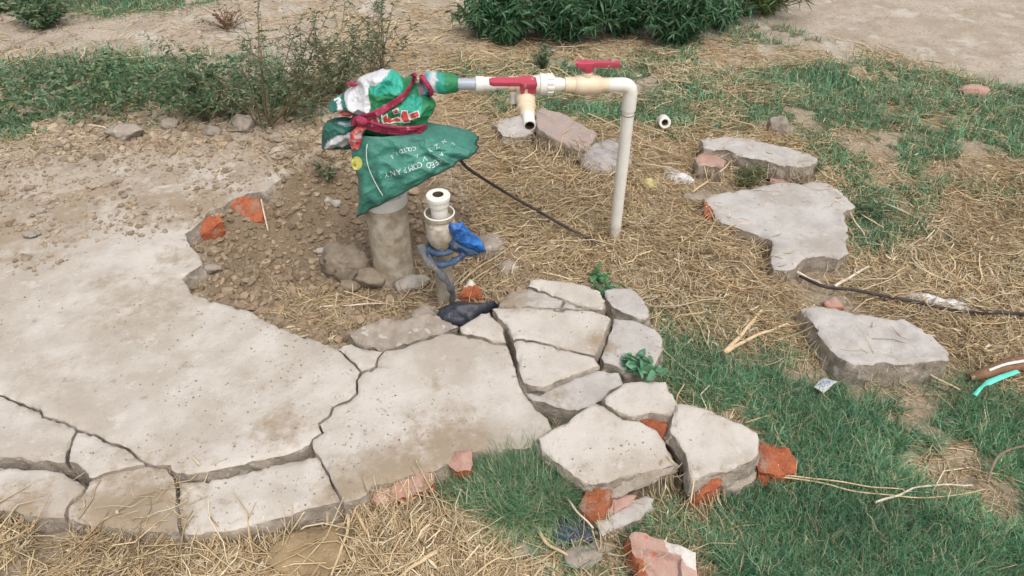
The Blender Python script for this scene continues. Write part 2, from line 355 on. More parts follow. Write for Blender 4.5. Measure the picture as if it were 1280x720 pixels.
def GG(px, py, dz=0.0, surf=False):
    z = -.05
    for _ in range(8):
        p = G(px, py, z); z = (sz if surf else gz)(p[0], p[1])+dz
    return G(px, py, z)

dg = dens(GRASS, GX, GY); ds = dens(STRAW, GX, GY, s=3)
farroad = np.clip(sstep(2.9, 3.6, GY+.2*fbm(GX, GY, 0, 2, 3)), 0, 1)*(1-np.clip(dg, 0, 1))
ny, nx = GX.shape
idx = np.arange(nx*ny).reshape(ny, nx)
quads = np.stack([idx[:-1, :-1].ravel(), idx[:-1, 1:].ravel(), idx[1:, 1:].ravel(), idx[1:, :-1].ravel()], 1)
def ground_material():
    m = bpy.data.materials.new('soil'); m.use_nodes = True; nt = m.node_tree; N = nt.nodes; L = nt.links
    b = N['Principled BSDF']; b.inputs['Roughness'].default_value = .95; b.inputs['Specular IOR Level'].default_value = .15
    tc = N.new('ShaderNodeTexCoord'); O = tc.outputs['Object']
    def noise(s, d=8, r=.62):
        n = N.new('ShaderNodeTexNoise'); n.inputs['Scale'].default_value = s; n.inputs['Detail'].default_value = d; n.inputs['Roughness'].default_value = r
        L.new(O, n.inputs['Vector']); return n.outputs['Fac']
    def mr(x, a, c):
        n = N.new('ShaderNodeMapRange'); n.inputs[1].default_value = a; n.inputs[2].default_value = c; n.interpolation_type = 'SMOOTHSTEP'; L.new(x, n.inputs[0]); return n.outputs[0]
    def mix(f, a, c, mode='MIX'):
        n = N.new('ShaderNodeMix'); n.data_type = 'RGBA'; n.blend_type = mode
        L.new(f, n.inputs[0])
        for i, q in ((6, a), (7, c)):
            if isinstance(q, tuple): n.inputs[i].default_value = (*q, 1)
            else: L.new(q, n.inputs[i])
        return n.outputs[2]
    def att(k):
        n = N.new('ShaderNodeAttribute'); n.attribute_name = k; return n.outputs['Fac']
    def addn(a, s, k):
        n = N.new('ShaderNodeMath'); n.operation = 'MULTIPLY_ADD'; L.new(noise(s), n.inputs[0]); n.inputs[1].default_value = k; L.new(a, n.inputs[2]); return n.outputs[0]
    soil = mix(mr(noise(7), .35, .65), (.315, .252, .182), (.235, .182, .126))
    soil = mix(mr(noise(90, 4), .5, .62), soil, (.40, .325, .235))
    dusty = mix(mr(noise(5), .38, .62), (.42, .36, .29), (.345, .285, .22))
    dusty = mix(mr(noise(70, 5), .55, .65), dusty, (.27, .20, .135))
    dusty = mix(mr(noise(4.3, 6, .7), .54, .63), dusty, (.46, .41, .35))
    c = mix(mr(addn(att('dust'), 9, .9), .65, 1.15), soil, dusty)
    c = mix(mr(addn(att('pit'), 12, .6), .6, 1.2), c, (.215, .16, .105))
    c = mix(mr(addn(att('straw'), 40, .9), .6, 1.2), c, (.36, .27, .165))
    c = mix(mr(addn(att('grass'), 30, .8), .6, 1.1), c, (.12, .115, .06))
    c = mix(mr(addn(att('yellow'), 14, .8), .7, 1.2), c, (.44, .30, .155))
    L.new(c, b.inputs['Base Color'])
    bp = N.new('ShaderNodeBump'); bp.inputs['Strength'].default_value = .8; bp.inputs['Distance'].default_value = .008; L.new(noise(80, 9, .7), bp.inputs['Height'])
    bp2 = N.new('ShaderNodeBump'); bp2.inputs['Strength'].default_value = .6; bp2.inputs['Distance'].default_value = .02; L.new(noise(22, 5, .6), bp2.inputs['Height']); L.new(bp2.outputs[0], bp.inputs['Normal'])
    L.new(bp.outputs[0], b.inputs['Normal'])
    return m
yz = poly_w([(345, 690), (380, 660), (430, 655), (440, 800), (320, 800)], -.1)
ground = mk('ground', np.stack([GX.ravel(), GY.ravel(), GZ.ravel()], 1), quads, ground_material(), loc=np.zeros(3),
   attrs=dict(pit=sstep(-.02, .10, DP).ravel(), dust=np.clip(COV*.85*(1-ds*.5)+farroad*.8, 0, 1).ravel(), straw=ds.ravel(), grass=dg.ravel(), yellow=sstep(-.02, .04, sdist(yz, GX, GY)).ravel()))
tag(ground, kind='structure')

# ------------------------------------------------------------------ broken slab pieces
STAINS = [(G(350, 533), .10, .5), (G(560, 560), .16, .6), (G(500, 600), .14, .7), (G(440, 610), .10, .6), (G(590, 575), .14, .6), (G(545, 480), .03, .5), (G(180, 380), .25, .35), (G(60, 470), .2, .25),
          (G(150, 650), .2, .7), (G(320, 620), .1, .2), (G(300, 480), .08, .2), (G(700, 500), .08, .4), (G(640, 375), .1, .6), (G(750, 430), .06, .6), (G(20, 640), .12, .6), (G(410, 620), .05, .6)]
def piece(name, label, px, z0, thick, ax=0, ay=0, gap=.001, mats=None, cat='concrete slab', group=None, rough=.0045, top_amp=.0022, dome=0, flare=.0, paint=None, hfn=None, res=None, surf=True, edge_drop=.004, parent=None, side_amp=.009, levels=8, seg=.009):
    c = np.mean([G(a, b, z0)[:2] for a, b in px], 0)
    W = np.array([Gp(a, b, z0, ax, ay, c[0], c[1])[:2] for a, b in px])
    if 0.5*np.sum(W[:, 0]*np.roll(W[:, 1], -1)-np.roll(W[:, 0], -1)*W[:, 1]) < 0: W = W[::-1]
    ext = W.max(0)-W.min(0)
    pts = []
    for i in range(len(W)):
        a = W[i]; b = W[(i+1) % len(W)]; n = max(1, int(np.linalg.norm(b-a)/seg))
        if np.linalg.norm(b-a) > .8: n = int(np.linalg.norm(b-a)/.06)
        for k in range(n): pts.append(a+(b-a)*k/n)
    pts = np.array(pts)
    dx = fbm(pts[:, 0]*38, pts[:, 1]*38, 0, 21, 3)*rough; dy = fbm(pts[:, 0]*38, pts[:, 1]*38, 0, 33, 3)*rough
    pts = pts+np.stack([dx, dy], 1)
    e = np.roll(pts, -1, 0)-np.roll(pts, 1, 0); nrm = np.stack([e[:, 1], -e[:, 0]], 1); nrm /= np.maximum(np.linalg.norm(nrm, axis=1, keepdims=True), 1e-9)
    pts = pts-nrm*gap
    area = abs(.5*np.sum(W[:, 0]*np.roll(W[:, 1], -1)-np.roll(W[:, 0], -1)*W[:, 1]))
    s = res or min(.03, max(.006, math.sqrt(area/1600)))
    gx, gy = np.meshgrid(np.arange(pts[:, 0].min(), pts[:, 0].max(), s), np.arange(pts[:, 1].min(), pts[:, 1].max(), s))
    gx = gx.ravel()+R.uniform(-.3, .3, gx.size)*s; gy = gy.ravel()+R.uniform(-.3, .3, gy.size)*s
    d = sdist(pts, gx, gy); k = d > max(.006, s*.55)
    inset = pts-nrm*.005
    di = sdist(pts, inset[:, 0], inset[:, 1]); inset = inset[di > .0038]
    allp = np.vstack([pts, inset, np.stack([gx[k], gy[k]], 1)])
    n = len(pts)
    vs, _, fs, *_ = geometry.delaunay_2d_cdt([Vector(p) for p in allp], [(i, (i+1) % n) for i in range(n)], [], 1, 1e-6)
    V = np.array([(v[0], v[1]) for v in vs]); fs = [list(f) for f in fs]
    # orient + boundary
    d = np.maximum(sdist(pts, V[:, 0], V[:, 1]), 0)
    z = z0+ax*(V[:, 0]-c[0])+ay*(V[:, 1]-c[1])
    z = z+fbm(V[:, 0]*14, V[:, 1]*14, 0, 51, 4)*top_amp+fbm(V[:, 0]*70, V[:, 1]*70, 0, 52, 2)*top_amp*.25
    z = z-edge_drop*np.exp(-(d/.0045)**2)-np.maximum(0, fbm(V[:, 0]*45, V[:, 1]*45, 0, 58, 2)-.15)*.02*np.exp(-(d/.012)**2)
    if dome:
        dm = d.max(); z = z+dome*np.sqrt(np.clip(d/dm, 0, 1))-dome
    if hfn is not None: z = z+hfn(V[:, 0], V[:, 1])
    if cat == 'brick' and hfn is None: z = z-.0065*crumple(V[:, 0], V[:, 1], 55, len(px)+int(abs(c[0])*100), 1.1, 2.4)-.0015*crumple(V[:, 0], V[:, 1], 190, 9)
    if cat in ('rock', 'concrete chunk', 'concrete flake'): z = z-.004*crumple(V[:, 0], V[:, 1], 28, len(px)+int(abs(c[0])*100), .7, 1.6)*np.exp(-(d/.035)**2)
    tri = []
    cnt = {}
    for f in fs:
        a, b, cc = V[f[0]], V[f[1]], V[f[2]]
        if (b[0]-a[0])*(cc[1]-a[1])-(b[1]-a[1])*(cc[0]-a[0]) < 0: f = f[::-1]
        tri.append(f)
        for i in range(3):
            cnt[(f[i], f[(i+1) % 3])] = 1
    bd = [k_ for k_ in cnt if (k_[1], k_[0]) not in cnt]
    bv = sorted({i for k_ in bd for i in k_}); bi = {v: i for i, v in enumerate(bv)}
    nb = np.zeros((len(bv), 2))
    for a, b in bd:
        ee = V[b]-V[a]; nn = np.array([ee[1], -ee[0]]); nb[bi[a]] += nn; nb[bi[b]] += nn
    nb /= np.maximum(np.linalg.norm(nb, axis=1, keepdims=True), 1e-9)
    VV = [np.column_stack([V, z])]; B = V[bv]; zb = z[bv]
    m0 = len(V); mi = [0]*len(tri)
    if paint:
        pc = [(np.array([Gp(a, b, z0, ax, ay, c[0], c[1])[:2] for a, b in pp]), k_) for pp, k_ in paint]
        cen = np.array([V[f].mean(0) for f in tri]); mi = np.zeros(len(tri), int)
        for pp, k_ in pc: mi[sdist(pp, cen[:, 0], cen[:, 1])+.002*fbm(cen[:, 0]*90, cen[:, 1]*90) > 0] = k_
        mi = list(mi)
    prev = list(bv); F_ = list(tri)
    for L in range(1, levels+1):
        t = L/levels
        off = (flare*t)+side_amp*fbm(B[:, 0]*34, B[:, 1]*34, (zb-thick*t)*40, 71, 4)+side_amp*.35*vn(B[:, 0]*170, B[:, 1]*170, t*9, 72)*(1 if L < levels else .3)-(.012*max(0, t-.6))
        ring = np.column_stack([B+nb*off[:, None], zb-thick*t])
        cur = [m0+i for i in range(len(bv))]; m0 += len(bv); VV.append(ring)
        for a, b in bd:
            F_.append([prev[bi[a]], cur[bi[a]], cur[bi[b]], prev[bi[b]]]); mi.append(1)
        prev = cur
    # close underneath with the same triangulation
    rv = {v: prev[bi[v]] for v in bv}
    bot = np.column_stack([V, z-thick]); ids = {}
    extra = []
    for i in range(len(V)):
        if i in rv: ids[i] = rv[i]
        else: ids[i] = m0+len(extra); extra.append(bot[i])
    if extra: VV.append(np.array(extra))
    for f in tri: F_.append([ids[f[2]], ids[f[1]], ids[f[0]]]); mi.append(1)
    AV = np.vstack(VV)
    st = np.zeros(len(AV))
    for q, r, w in STAINS: st = np.maximum(st, w*np.exp(-((AV[:, 0]-q[0])**2+(AV[:, 1]-q[1])**2)/(r*r)))
    if cat == 'concrete slab': 
        dcov = sdist(Zc, AV[:, 0], AV[:, 1]); st = np.maximum(st, np.clip(.30+dcov*.9+.55*fbm(AV[:, 0]*6, AV[:, 1]*8, 0, 9, 4), 0, .62))
    dd = np.concatenate([d, np.zeros(len(AV)-len(d))]); st = np.maximum(st, .28*np.exp(-dd/.01))
    o = mk(name, AV, F_, mats, parent, smooth=True, mi=mi, attrs=dict(stain=st))
    o.data.set_sharp_from_angle(angle=math.radians(38))
    if label: tag(o, label, cat, group)
    if surf:
        x0, x1 = pts[:, 0].min(), pts[:, 0].max(); y0, y1 = pts[:, 1].min(), pts[:, 1].max()
        i0, i1 = np.searchsorted(XA, [x0, x1]); j0, j1 = np.searchsorted(YA, [y0, y1])
        sx, sy = GX[j0:j1, i0:i1], GY[j0:j1, i0:i1]
        if sx.size:
            ins = sdist(pts, sx, sy) > 0
            zt = z0+ax*(sx-c[0])+ay*(sy-c[1])
            if dome: zt = zt-dome*.4
            SURF[j0:j1, i0:i1] = np.where(ins, np.maximum(SURF[j0:j1, i0:i1], zt), SURF[j0:j1, i0:i1])
    return o
GS = 'pieces of the broken concrete slab'
for i, (lab, px, z0, th, ax, ay, gap, mk_) in enumerate(PIECES):
    piece('concrete_piece', lab, px, z0, th, ax, ay, gap, [[M_top, M_top2][mk_], M_side], group=GS, flare=.012, res=.022 if i == 0 else None, levels=7,
          top_amp=.004 if mk_ else .0022, surf=True)

def gzat(px, py): p = G(px, py, -.05); return gz(p[0], p[1])
# broken flap hanging under the front plate, and rubble below
piece('concrete_flake', 'dark grey flake of concrete hanging under the front lip of the biggest fallen plate', [(845, 582), (838, 590), (822, 598), (800, 606), (780, 614), (762, 620), (761, 612), (765, 605), (777, 597), (792, 592), (812, 588), (830, 584)], .004, .012, -.02, .75, 0, [M_side, M_side], cat='concrete flake', top_amp=.002)
piece('broken_brick', 'orange broken brick standing on end under the left side of the front plate', [(736, 603), (748, 602), (760, 605), (764, 612), (760, 628), (755, 645), (740, 645), (728, 640), (724, 632), (732, 618)], -.015, .08, 0, .5, 0, [M_brick, M_brick], cat='brick', group='broken bricks', top_amp=.004, flare=.003)
piece('broken_brick', 'brownish dusty brick lump behind the lichen grey concrete strip', [(765, 622), (780, 617), (796, 618), (790, 628), (775, 636), (758, 643), (758, 632)], -.035, .05, 0, .2, 0, [M_bricktop, M_brick], cat='brick', group='broken bricks', top_amp=.004)
piece('concrete_chunk', 'lichen grey strip of rough concrete lying in front of the orange brick', [(742, 646), (760, 640), (778, 633), (795, 622), (808, 618), (818, 622), (816, 634), (800, 646), (780, 656), (762, 665), (752, 669), (746, 658)], -.045, .06, 0, .15, 0, [M_top2, M_side], cat='concrete chunk', top_amp=.006, rough=.007)
piece('broken_brick', 'bright orange brick end showing between the lifted plate and the front plate', [(801, 521), (815, 519), (828, 520), (838, 526), (841, 537), (838, 548), (830, 550), (822, 540), (808, 530)], .012, .06, -.2, .15, 0, [M_brick, M_brick], cat='brick', group='broken bricks', dome=.004, top_amp=.003, surf=False, rough=.006)
piece('broken_brick', 'dark orange brick corner under the front of the leaning plate', [(864, 610), (872, 600), (884, 592), (898, 588), (903, 596), (899, 607), (886, 616), (874, 623), (866, 620)], -.012, .06, 0, .4, 0, [M_brick, M_brick], cat='brick', group='broken bricks', top_amp=.005, rough=.006)
piece('broken_brick', 'orange brick stub sticking out into the grass at the right end of the collapse', [(948, 553), (962, 553), (976, 557), (988, 564), (995, 574), (993, 588), (978, 593), (962, 592), (948, 588), (942, 574)], -.02, .065, -.1, .25, 0, [M_brick, M_brick], cat='brick', group='broken bricks', dome=.003, top_amp=.004, rough=.008, side_amp=.012)
piece('concrete_chunk', 'dark crumbled concrete lump under the right end of the leaning plate', [(905, 590), (925, 580), (943, 573), (950, 585), (940, 602), (922, 612), (904, 612), (895, 603)], -.04, .05, 0, .3, 0, [M_side, M_side], cat='concrete chunk', top_amp=.008, rough=.007)
piece('broken_brick', 'dusty brick set flat along the dirty front edge of the central sheet', [(464, 612), (480, 604), (505, 595), (535, 585), (543, 590), (543, 602), (525, 612), (500, 622), (470, 629), (462, 622)], -.018, .06, 0, .35, 0, [M_bricktop, M_brick], cat='brick', group='broken bricks', top_amp=.004, rough=.004)
piece('broken_brick', 'pink half brick wedged behind the grass tuft at the front of the central sheet', [(556, 571), (570, 566), (588, 566), (592, 580), (588, 590), (572, 592), (560, 582)], -.005, .06, 0, .3, 0, [M_bricktop, M_brick], cat='brick', group='broken bricks', top_amp=.004, rough=.005)
# brick with a pressed frog at the bottom
frogp = [(804, 685), (826, 689), (851, 697), (851, 745), (803, 760)]
bz, bay, bax = -.02, .40, .08
cB = np.mean([G(a, b, bz)[:2] for a, b in [(785, 672), (871, 690), (872, 745), (790, 745)]], 0)
def frog(x, y):
    out = np.zeros_like(x)
    d = sdist(FW, x, y); out -= .018*sstep(-.001, .004, d)
    for q in FM: out += .006*sstep(.0, .004, sdist(q, x, y))
    return out
bpx = [(786, 670), (790, 664), (800, 663), (808, 667), (818, 672), (832, 674), (852, 681), (871, 690), (872, 720), (873, 765), (800, 765), (786, 740), (798, 715), (800, 702), (790, 690)]
cB = np.mean([G(a, b, bz)[:2] for a, b in bpx], 0)
FW = np.array([Gp(a, b, bz, bax, bay, cB[0], cB[1])[:2] for a, b in frogp])
FM = [np.array([Gp(a, b, bz, bax, bay, cB[0], cB[1])[:2] for a, b in q]) for q in ([(806, 699), (809, 699), (823, 710), (820, 711), (812, 708)], [(806, 717), (838, 716), (838, 719), (806, 720)])]
piece('pressed_brick', 'pinkish brick with a pressed hollow and white mortar corner, at the bottom picture edge', bpx, bz, .09, bax, bay, 0, [M_bricktop, M_brick, M_mortar], cat='brick', group='broken bricks', hfn=frog, res=.0035,
      paint=[([(828, 670), (852, 680), (872, 689), (874, 712), (858, 708), (850, 694), (836, 690)], 2), ([(786, 695), (805, 700), (812, 716), (822, 722), (800, 735), (780, 730)], 1)], flare=.02, top_amp=.002)
# loose rocks on the right and at the back
def rock(label, px, top, thick, ax=0, ay=0, m=(M_top2, M_side), cat='rock', grp='loose concrete rubble', name='concrete_rock', **k):
    z = gzat(*np.mean(px, 0))+top
    return piece(name, label, px, z, thick, ax, ay, 0, list(m), cat=cat, group=grp, top_amp=k.pop('top_amp', .005), rough=k.pop('rough', .009), **k)
rock('long low concrete bar lying in straw, second row back on the right', [(878, 176), (886, 170), (905, 169), (933, 173), (965, 180), (994, 186), (1015, 192), (1022, 200), (1012, 207), (990, 206), (965, 203), (935, 196), (905, 188), (880, 184)], .07, .08, -.03, -.05)
rock('small squarish brown block in front of the long concrete bar', [(869, 197), (876, 191), (887, 190), (898, 194), (909, 201), (905, 208), (890, 206), (874, 205)], .06, .07, 0, -.1, (M_bricktop, M_side))
rock('largest loose slab on the right, an L shaped grey piece with a straight sawn front', [(878, 245), (893, 242), (917, 238), (935, 236), (951, 232), (975, 227), (1000, 228), (1024, 227), (1040, 230), (1052, 241), (1062, 252), (1069, 258), (1055, 265), (1056, 275), (1060, 286), (1058, 300), (1060, 316), (1049, 322), (1035, 319), (1021, 320), (1008, 321), (1000, 326), (992, 337), (980, 337), (969, 336), (963, 322), (966, 300), (950, 293), (927, 285), (910, 279), (893, 273), (890, 262), (882, 254)], .075, .075, .0, -.0, (M_top2, M_side), paint=None, levels=6, side_amp=.003, name='concrete_rock')
rock('broad tapering concrete boulder where straw meets grass, on the right', [(1000, 384), (1020, 382), (1043, 382), (1063, 388), (1082, 394), (1100, 396), (1127, 398), (1142, 404), (1155, 412), (1172, 425), (1188, 440), (1187, 449), (1165, 454), (1147, 452), (1125, 456), (1100, 452), (1078, 457), (1060, 452), (1045, 441), (1034, 430), (1022, 412), (1012, 396)], .085, .10, .0, -.02, (M_top2, M_side), flare=.01, top_amp=.007)
rock('dark red brick crumb stuck to the left corner of the largest loose slab', [(881, 254), (892, 253), (895, 262), (892, 271), (883, 268), (879, 261)], .055, .04, -.5, .1, (M_brick, M_brick), cat='brick', grp='broken bricks', name='broken_brick')
rock('flat half buried concrete edge behind the valve outlet, left of the reddish chunk', [(617, 152), (632, 146), (655, 142), (672, 141), (672, 156), (668, 166), (648, 170), (628, 170)], .045, .06, 0, .1)
rock('reddish pink concrete chunk tilted up behind the standing pipe', [(671, 139), (682, 136), (698, 139), (715, 147), (732, 156), (746, 166), (740, 176), (735, 186), (722, 186), (708, 178), (690, 172), (672, 162)], .07, .08, -.12, .3, (M_pinkrock, M_side))
rock('grey mortar lump leaning against the reddish chunk, just left of the pipe', [(725, 192), (735, 180), (748, 172), (765, 168), (780, 172), (792, 184), (791, 196), (778, 205), (765, 210), (750, 211), (738, 206), (730, 200)], .06, .08, -.05, .15, (M_greyrock, M_side), dome=.02)
rock('pinkish stone crumb above the boulder between straw and grass', [(1030, 374), (1040, 370), (1050, 374), (1054, 382), (1040, 384), (1030, 381)], .03, .03, 0, 0, (M_bricktop, M_brick), cat='brick', grp='broken bricks', name='broken_brick')
rock('small reddish stone between the long bar and the L shaped slab', [(963, 221), (975, 218), (985, 222), (987, 229), (974, 230), (964, 228)], .03, .03, 0, 0, (M_bricktop, M_side))
rock('brown slab fragment tipped into the pit rim, red brick dust on its top', [(436, 416), (448, 409), (462, 404), (480, 400), (505, 398), (528, 393), (545, 391), (560, 399), (573, 409), (560, 414), (546, 417), (522, 424), (500, 431), (478, 437), (458, 431), (444, 426)], .055, .06, 0, .22, (M_stone, M_side), paint=None)
rock('rounded grey stone right of the blue knot', [(594, 292), (604, 287), (618, 287), (630, 291), (634, 299), (628, 306), (612, 308), (598, 304)], .045, .05, 0, .0, (M_stone, M_side), dome=.02, cat='stone', grp='loose stones', name='stone')
rock('orange and white brick shard standing behind the black bag', [(574, 367), (579, 358), (587, 347), (594, 356), (602, 368), (598, 374), (584, 372)], .055, .05, 0, .9, (M_brick, M_brick, M_mortar), cat='brick', grp='broken bricks', name='broken_brick', paint=[([(580, 352), (587, 340), (597, 357), (590, 360), (580, 360)], 2)], res=.004, dome=.004)
rock('flat pale stone resting against the foot of the wide casing', [(492, 350), (500, 344), (515, 339), (530, 338), (535, 343), (528, 350), (512, 356), (496, 358)], .045, .03, 0, .15, (M_pale, M_stone), dome=.012, cat='stone', grp='loose stones', name='stone')
rock('grey brown stone under the foot of the narrow pipe', [(515, 385), (528, 376), (542, 378), (545, 388), (530, 393), (516, 392)], .045, .05, 0, .0, (M_stone, M_side), dome=.012, cat='stone', grp='loose stones', name='stone')
rock('low stone in the straw right of the orange shard', [(622, 325), (634, 321), (646, 322), (650, 330), (640, 336), (626, 335)], .03, .04, 0, .0, (M_stone, M_side), dome=.012, cat='stone', grp='loose stones', name='stone')

# ------------------------------------------------------------------ generic builders
def frames(pts):
    T = np.gradient(pts, axis=0); T /= np.maximum(np.linalg.norm(T, axis=1, keepdims=True), 1e-9)
    up = np.array([0, 0, 1.]) if abs(T[0][2]) < .9 else np.array([0, 1., 0])
    A = np.cross(T[0], up); A /= np.linalg.norm(A); out = []
    for t in T:
        A = A-t*(A@t); A /= np.linalg.norm(A); out.append((A, np.cross(t, A)))
    return out
def tube_vf(pts, rad, seg=12, cap=True, flat=1.0):
    pts = np.asarray(pts, float); rad = np.full(len(pts), rad) if np.isscalar(rad) else np.asarray(rad, float)
    fr = frames(pts); V = []; F_ = []
    for p, r, (a, b) in zip(pts, rad, fr):
        for k in range(seg):
            t = 2*math.pi*k/seg; V.append(p+r*(a*math.cos(t)+flat*b*math.sin(t)))
    for i in range(len(pts)-1):
        for k in range(seg):
            F_.append([i*seg+k, i*seg+(k+1) % seg, (i+1)*seg+(k+1) % seg, (i+1)*seg+k])
    if cap:
        F_.append(list(range(seg))[::-1]); F_.append([(len(pts)-1)*seg+k for k in range(seg)])
    return V, F_
def smooth_pts(p, n=8):
    p = np.asarray(p, float); out = []
    q = np.vstack([2*p[0]-p[1], p, 2*p[-1]-p[-2]])
    for i in range(1, len(q)-2):
        for k in range(n):
            t = k/n
            out.append(.5*((2*q[i])+(-q[i-1]+q[i+1])*t+(2*q[i-1]-5*q[i]+4*q[i+1]-q[i+2])*t*t+(-q[i-1]+3*q[i]-3*q[i+1]+q[i+2])*t**3))
    out.append(p[-1]); return np.array(out)
def tube(name, pts, rad, m, parent=None, seg=12, flat=1.0, loc=None):
    V, F_ = tube_vf(pts, rad, seg, flat=flat); o = mk(name, V, F_, m, parent, loc=loc); o.data.set_sharp_from_angle(angle=math.radians(45)); return o
RS = 1.0
def lathe(name, prof, p0, axis, m, parent=None, seg=32, wob=0, closed_top=True, sharp=40):
    prof = [(h, r*RS) for h, r in prof]
    """prof: list of (distance along axis, radius)"""
    axis = np.asarray(axis, float); axis /= np.linalg.norm(axis)
    u = np.cross(axis, [0, 0, 1.] if abs(axis[2]) < .9 else [0, 1., 0]); u /= np.linalg.norm(u); w = np.cross(axis, u)
    V = []; F_ = []
    for h, r in prof:
        for k in range(seg):
            t = 2*math.pi*k/seg
            rr = r+(wob*float(vn(math.cos(t)*2+h*30, math.sin(t)*2, h*20, 5)) if wob else 0)
            V.append(np.asarray(p0)+axis*h+rr*(u*math.cos(t)+w*math.sin(t)))
    for i in range(len(prof)-1):
        for k in range(seg): F_.append([i*seg+k, i*seg+(k+1) % seg, (i+1)*seg+(k+1) % seg, (i+1)*seg+k])
    F_.append(list(range(seg))[::-1]); F_.append([(len(prof)-1)*seg+k for k in range(seg)])
    o = mk(name, V, F_, m, parent); o.data.set_sharp_from_angle(angle=math.radians(sharp)); return o
def extr(name, poly, org, U, W, T, thick, m, parent=None, bev=.002):
    """flat prism: poly in (u,w) metres on plane org+U*u+W*w, thickness along T, with bevelled rim"""
    poly = np.asarray(poly, float); c = poly.mean(0); n = len(poly); V = []
    for s, h in ((1-bev*12, -thick/2), (1, -thick/2+bev), (1, thick/2-bev), (1-bev*12, thick/2)):
        for p in poly:
            q = c+(p-c)*s; V.append(org+U*q[0]+W*q[1]+T*h)
    F_ = [list(range(n))[::-1], [3*n+i for i in range(n)]]
    for l in range(3):
        for i in range(n): F_.append([l*n+i, l*n+(i+1) % n, (l+1)*n+(i+1) % n, (l+1)*n+i])
    o = mk(name, V, F_, m, parent); o.data.set_sharp_from_angle(angle=math.radians(35))
    return o
X_ = np.array([1., 0, 0]); Y_ = np.array([0, 1., 0]); Z_ = np.array([0, 0, 1.])

# ------------------------------------------------------------------ water pipe run
YP = G(767, 303, -.06)[1]
base = P(767, 304, YP); base[2] = gz(base[0], base[1])
pe = P(789, 106, YP)                                  # elbow corner
base2 = np.array([base[0]-.0, YP, base[2]-.05])
pl = P(570, 105, YP-.07)                              # left end of the run
dl_ = (pl-pe)/np.linalg.norm(pl-pe); LL = np.linalg.norm(pl-pe)
run = thing('water_pipe', (base[0], base[1], base[2]), 'cream plastic water pipe with two red valves, running left from its upright to the sack', 'water pipe')
def along(px):                                        # distance from elbow for a given photo column
    return LL*(789-px)/(789-570)
r0 = .0200; RS = .76
V, F_ = tube_vf([base2*(1-t)+pe*t for t in np.linspace(0, .92, 30)], r0, 24); V = np.array(V)
hh = V[:, 2]-base[2]; o = mk('standing_pipe', V, F_, M_pvc, run, attrs=dict(stain=np.clip(.85-hh*7, 0, 1)+.25*np.clip(fbm(V[:, 0]*40, V[:, 2]*12, V[:, 1]*40, 5, 3), 0, 1)*np.clip(1.3-hh*2.2, 0, 1))); o.data.set_sharp_from_angle(angle=math.radians(45))
# elbow
eb = []
vdir = (base2-pe)/np.linalg.norm(base2-pe)
for t in np.linspace(0, 1, 9):
    eb.append((pe+vdir*.030)*(1-t)**2+2*t*(1-t)*pe+(pe+dl_*.030)*t**2)
eb = [pe+vdir*.085]+eb+[pe+dl_*.075]
tube('elbow', eb, np.linspace(.0228, .0222, len(eb)), M_pvc, run, 24)
lathe('joint_ring', [(0, .0262), (.001, .0274), (.003, .0274), (.004, .0262)], pe+vdir*.098, vdir, M_twigd, run)
lathe('pipe_stub', [(.06, .0235), (along(672), .0235)], pe, dl_, M_pvc, run)
# second ball valve (right)
c2 = along(732)
lathe('valve_body', [(c2-.075, .0235), (c2-.074, .0285), (c2-.048, .029), (c2-.040, .036), (c2-.022, .0395), (c2+.02, .0395), (c2+.036, .036), (c2+.04, .031), (c2+.07, .030), (c2+.071, .0235)], pe, dl_, M_pvcc, run, 32)
vs2 = pe+dl_*c2
lathe('valve_stem', [(.015, .022), (.038, .021), (.040, .017), (.052, .017)], vs2, Z_, M_pvcc, run)
hd = [(-.038, -.012), (-.030, -.019), (.012, -.017), (.02, -.012), (.09, -.011), (.097, -.006), (.097, .006), (.09, .011), (.02, .012), (.012, .017), (-.03, .019), (-.038, .012)]
extr('valve_handle', hd, vs2+Z_*.066, X_, Y_, Z_, .014, M_red, run)
lathe('handle_hub', [(.044, .022), (.060, .026), (.072, .022), (.076, .012)], vs2, Z_, M_red, run, 20)
# union nut
cu = along(679)
pr = [(cu-.055, .0235), (cu-.05, .028), (cu-.028, .028), (cu-.027, .038), (cu-.004, .038), (cu-.002, .043), (cu+.016, .043), (cu+.02, .036), (cu+.03, .034), (cu+.045, .030), (cu+.05, .026)]
lathe('union_fitting', pr, pe, dl_, M_pvc, run, 36)
V = []; F_ = []                                        # ribs round the union nut
u1 = np.cross(dl_, Z_); u1 /= np.linalg.norm(u1); w1 = np.cross(dl_, u1)
for k in range(12):
    t = 2*math.pi*k/12; e = u1*math.cos(t)+w1*math.sin(t); f = np.cross(dl_, e); n0 = len(V)
    for a in (cu-.024, cu-.006):
        for b, c in ((-.004, .028), (.004, .028), (.003, .0325), (-.003, .0325)): V.append(pe+dl_*a+f*b+e*c)
    F_ += [[n0+q for q in f_] for f_ in ([0, 1, 2, 3], [7, 6, 5, 4], [0, 4, 5, 1], [1, 5, 6, 2], [2, 6, 7, 3], [3, 7, 4, 0])]
mk('union_ribs', V, F_, M_pvc, run, smooth=False)
# tee + left pipe + grey stub
ct = along(652)
lathe('tee', [(ct-.045, .0235), (ct-.043, .030), (ct+.045, .030), (ct+.047, .0235)], pe, dl_, M_pvcc, run)
lathe('pipe_stub', [(ct+.03, .0225), (along(600), .0225)], pe, dl_, M_pvc, run)
lathe('reducer', [(along(618), .0235), (along(618)+.002, .028), (along(604), .028), (along(603), .031), (along(594), .031), (along(593), .027)], pe, dl_, M_pvc, run)
lathe('grey_pipe_end', [(along(596), .0225), (along(560), .0225)], pe, dl_, M_grey, run)
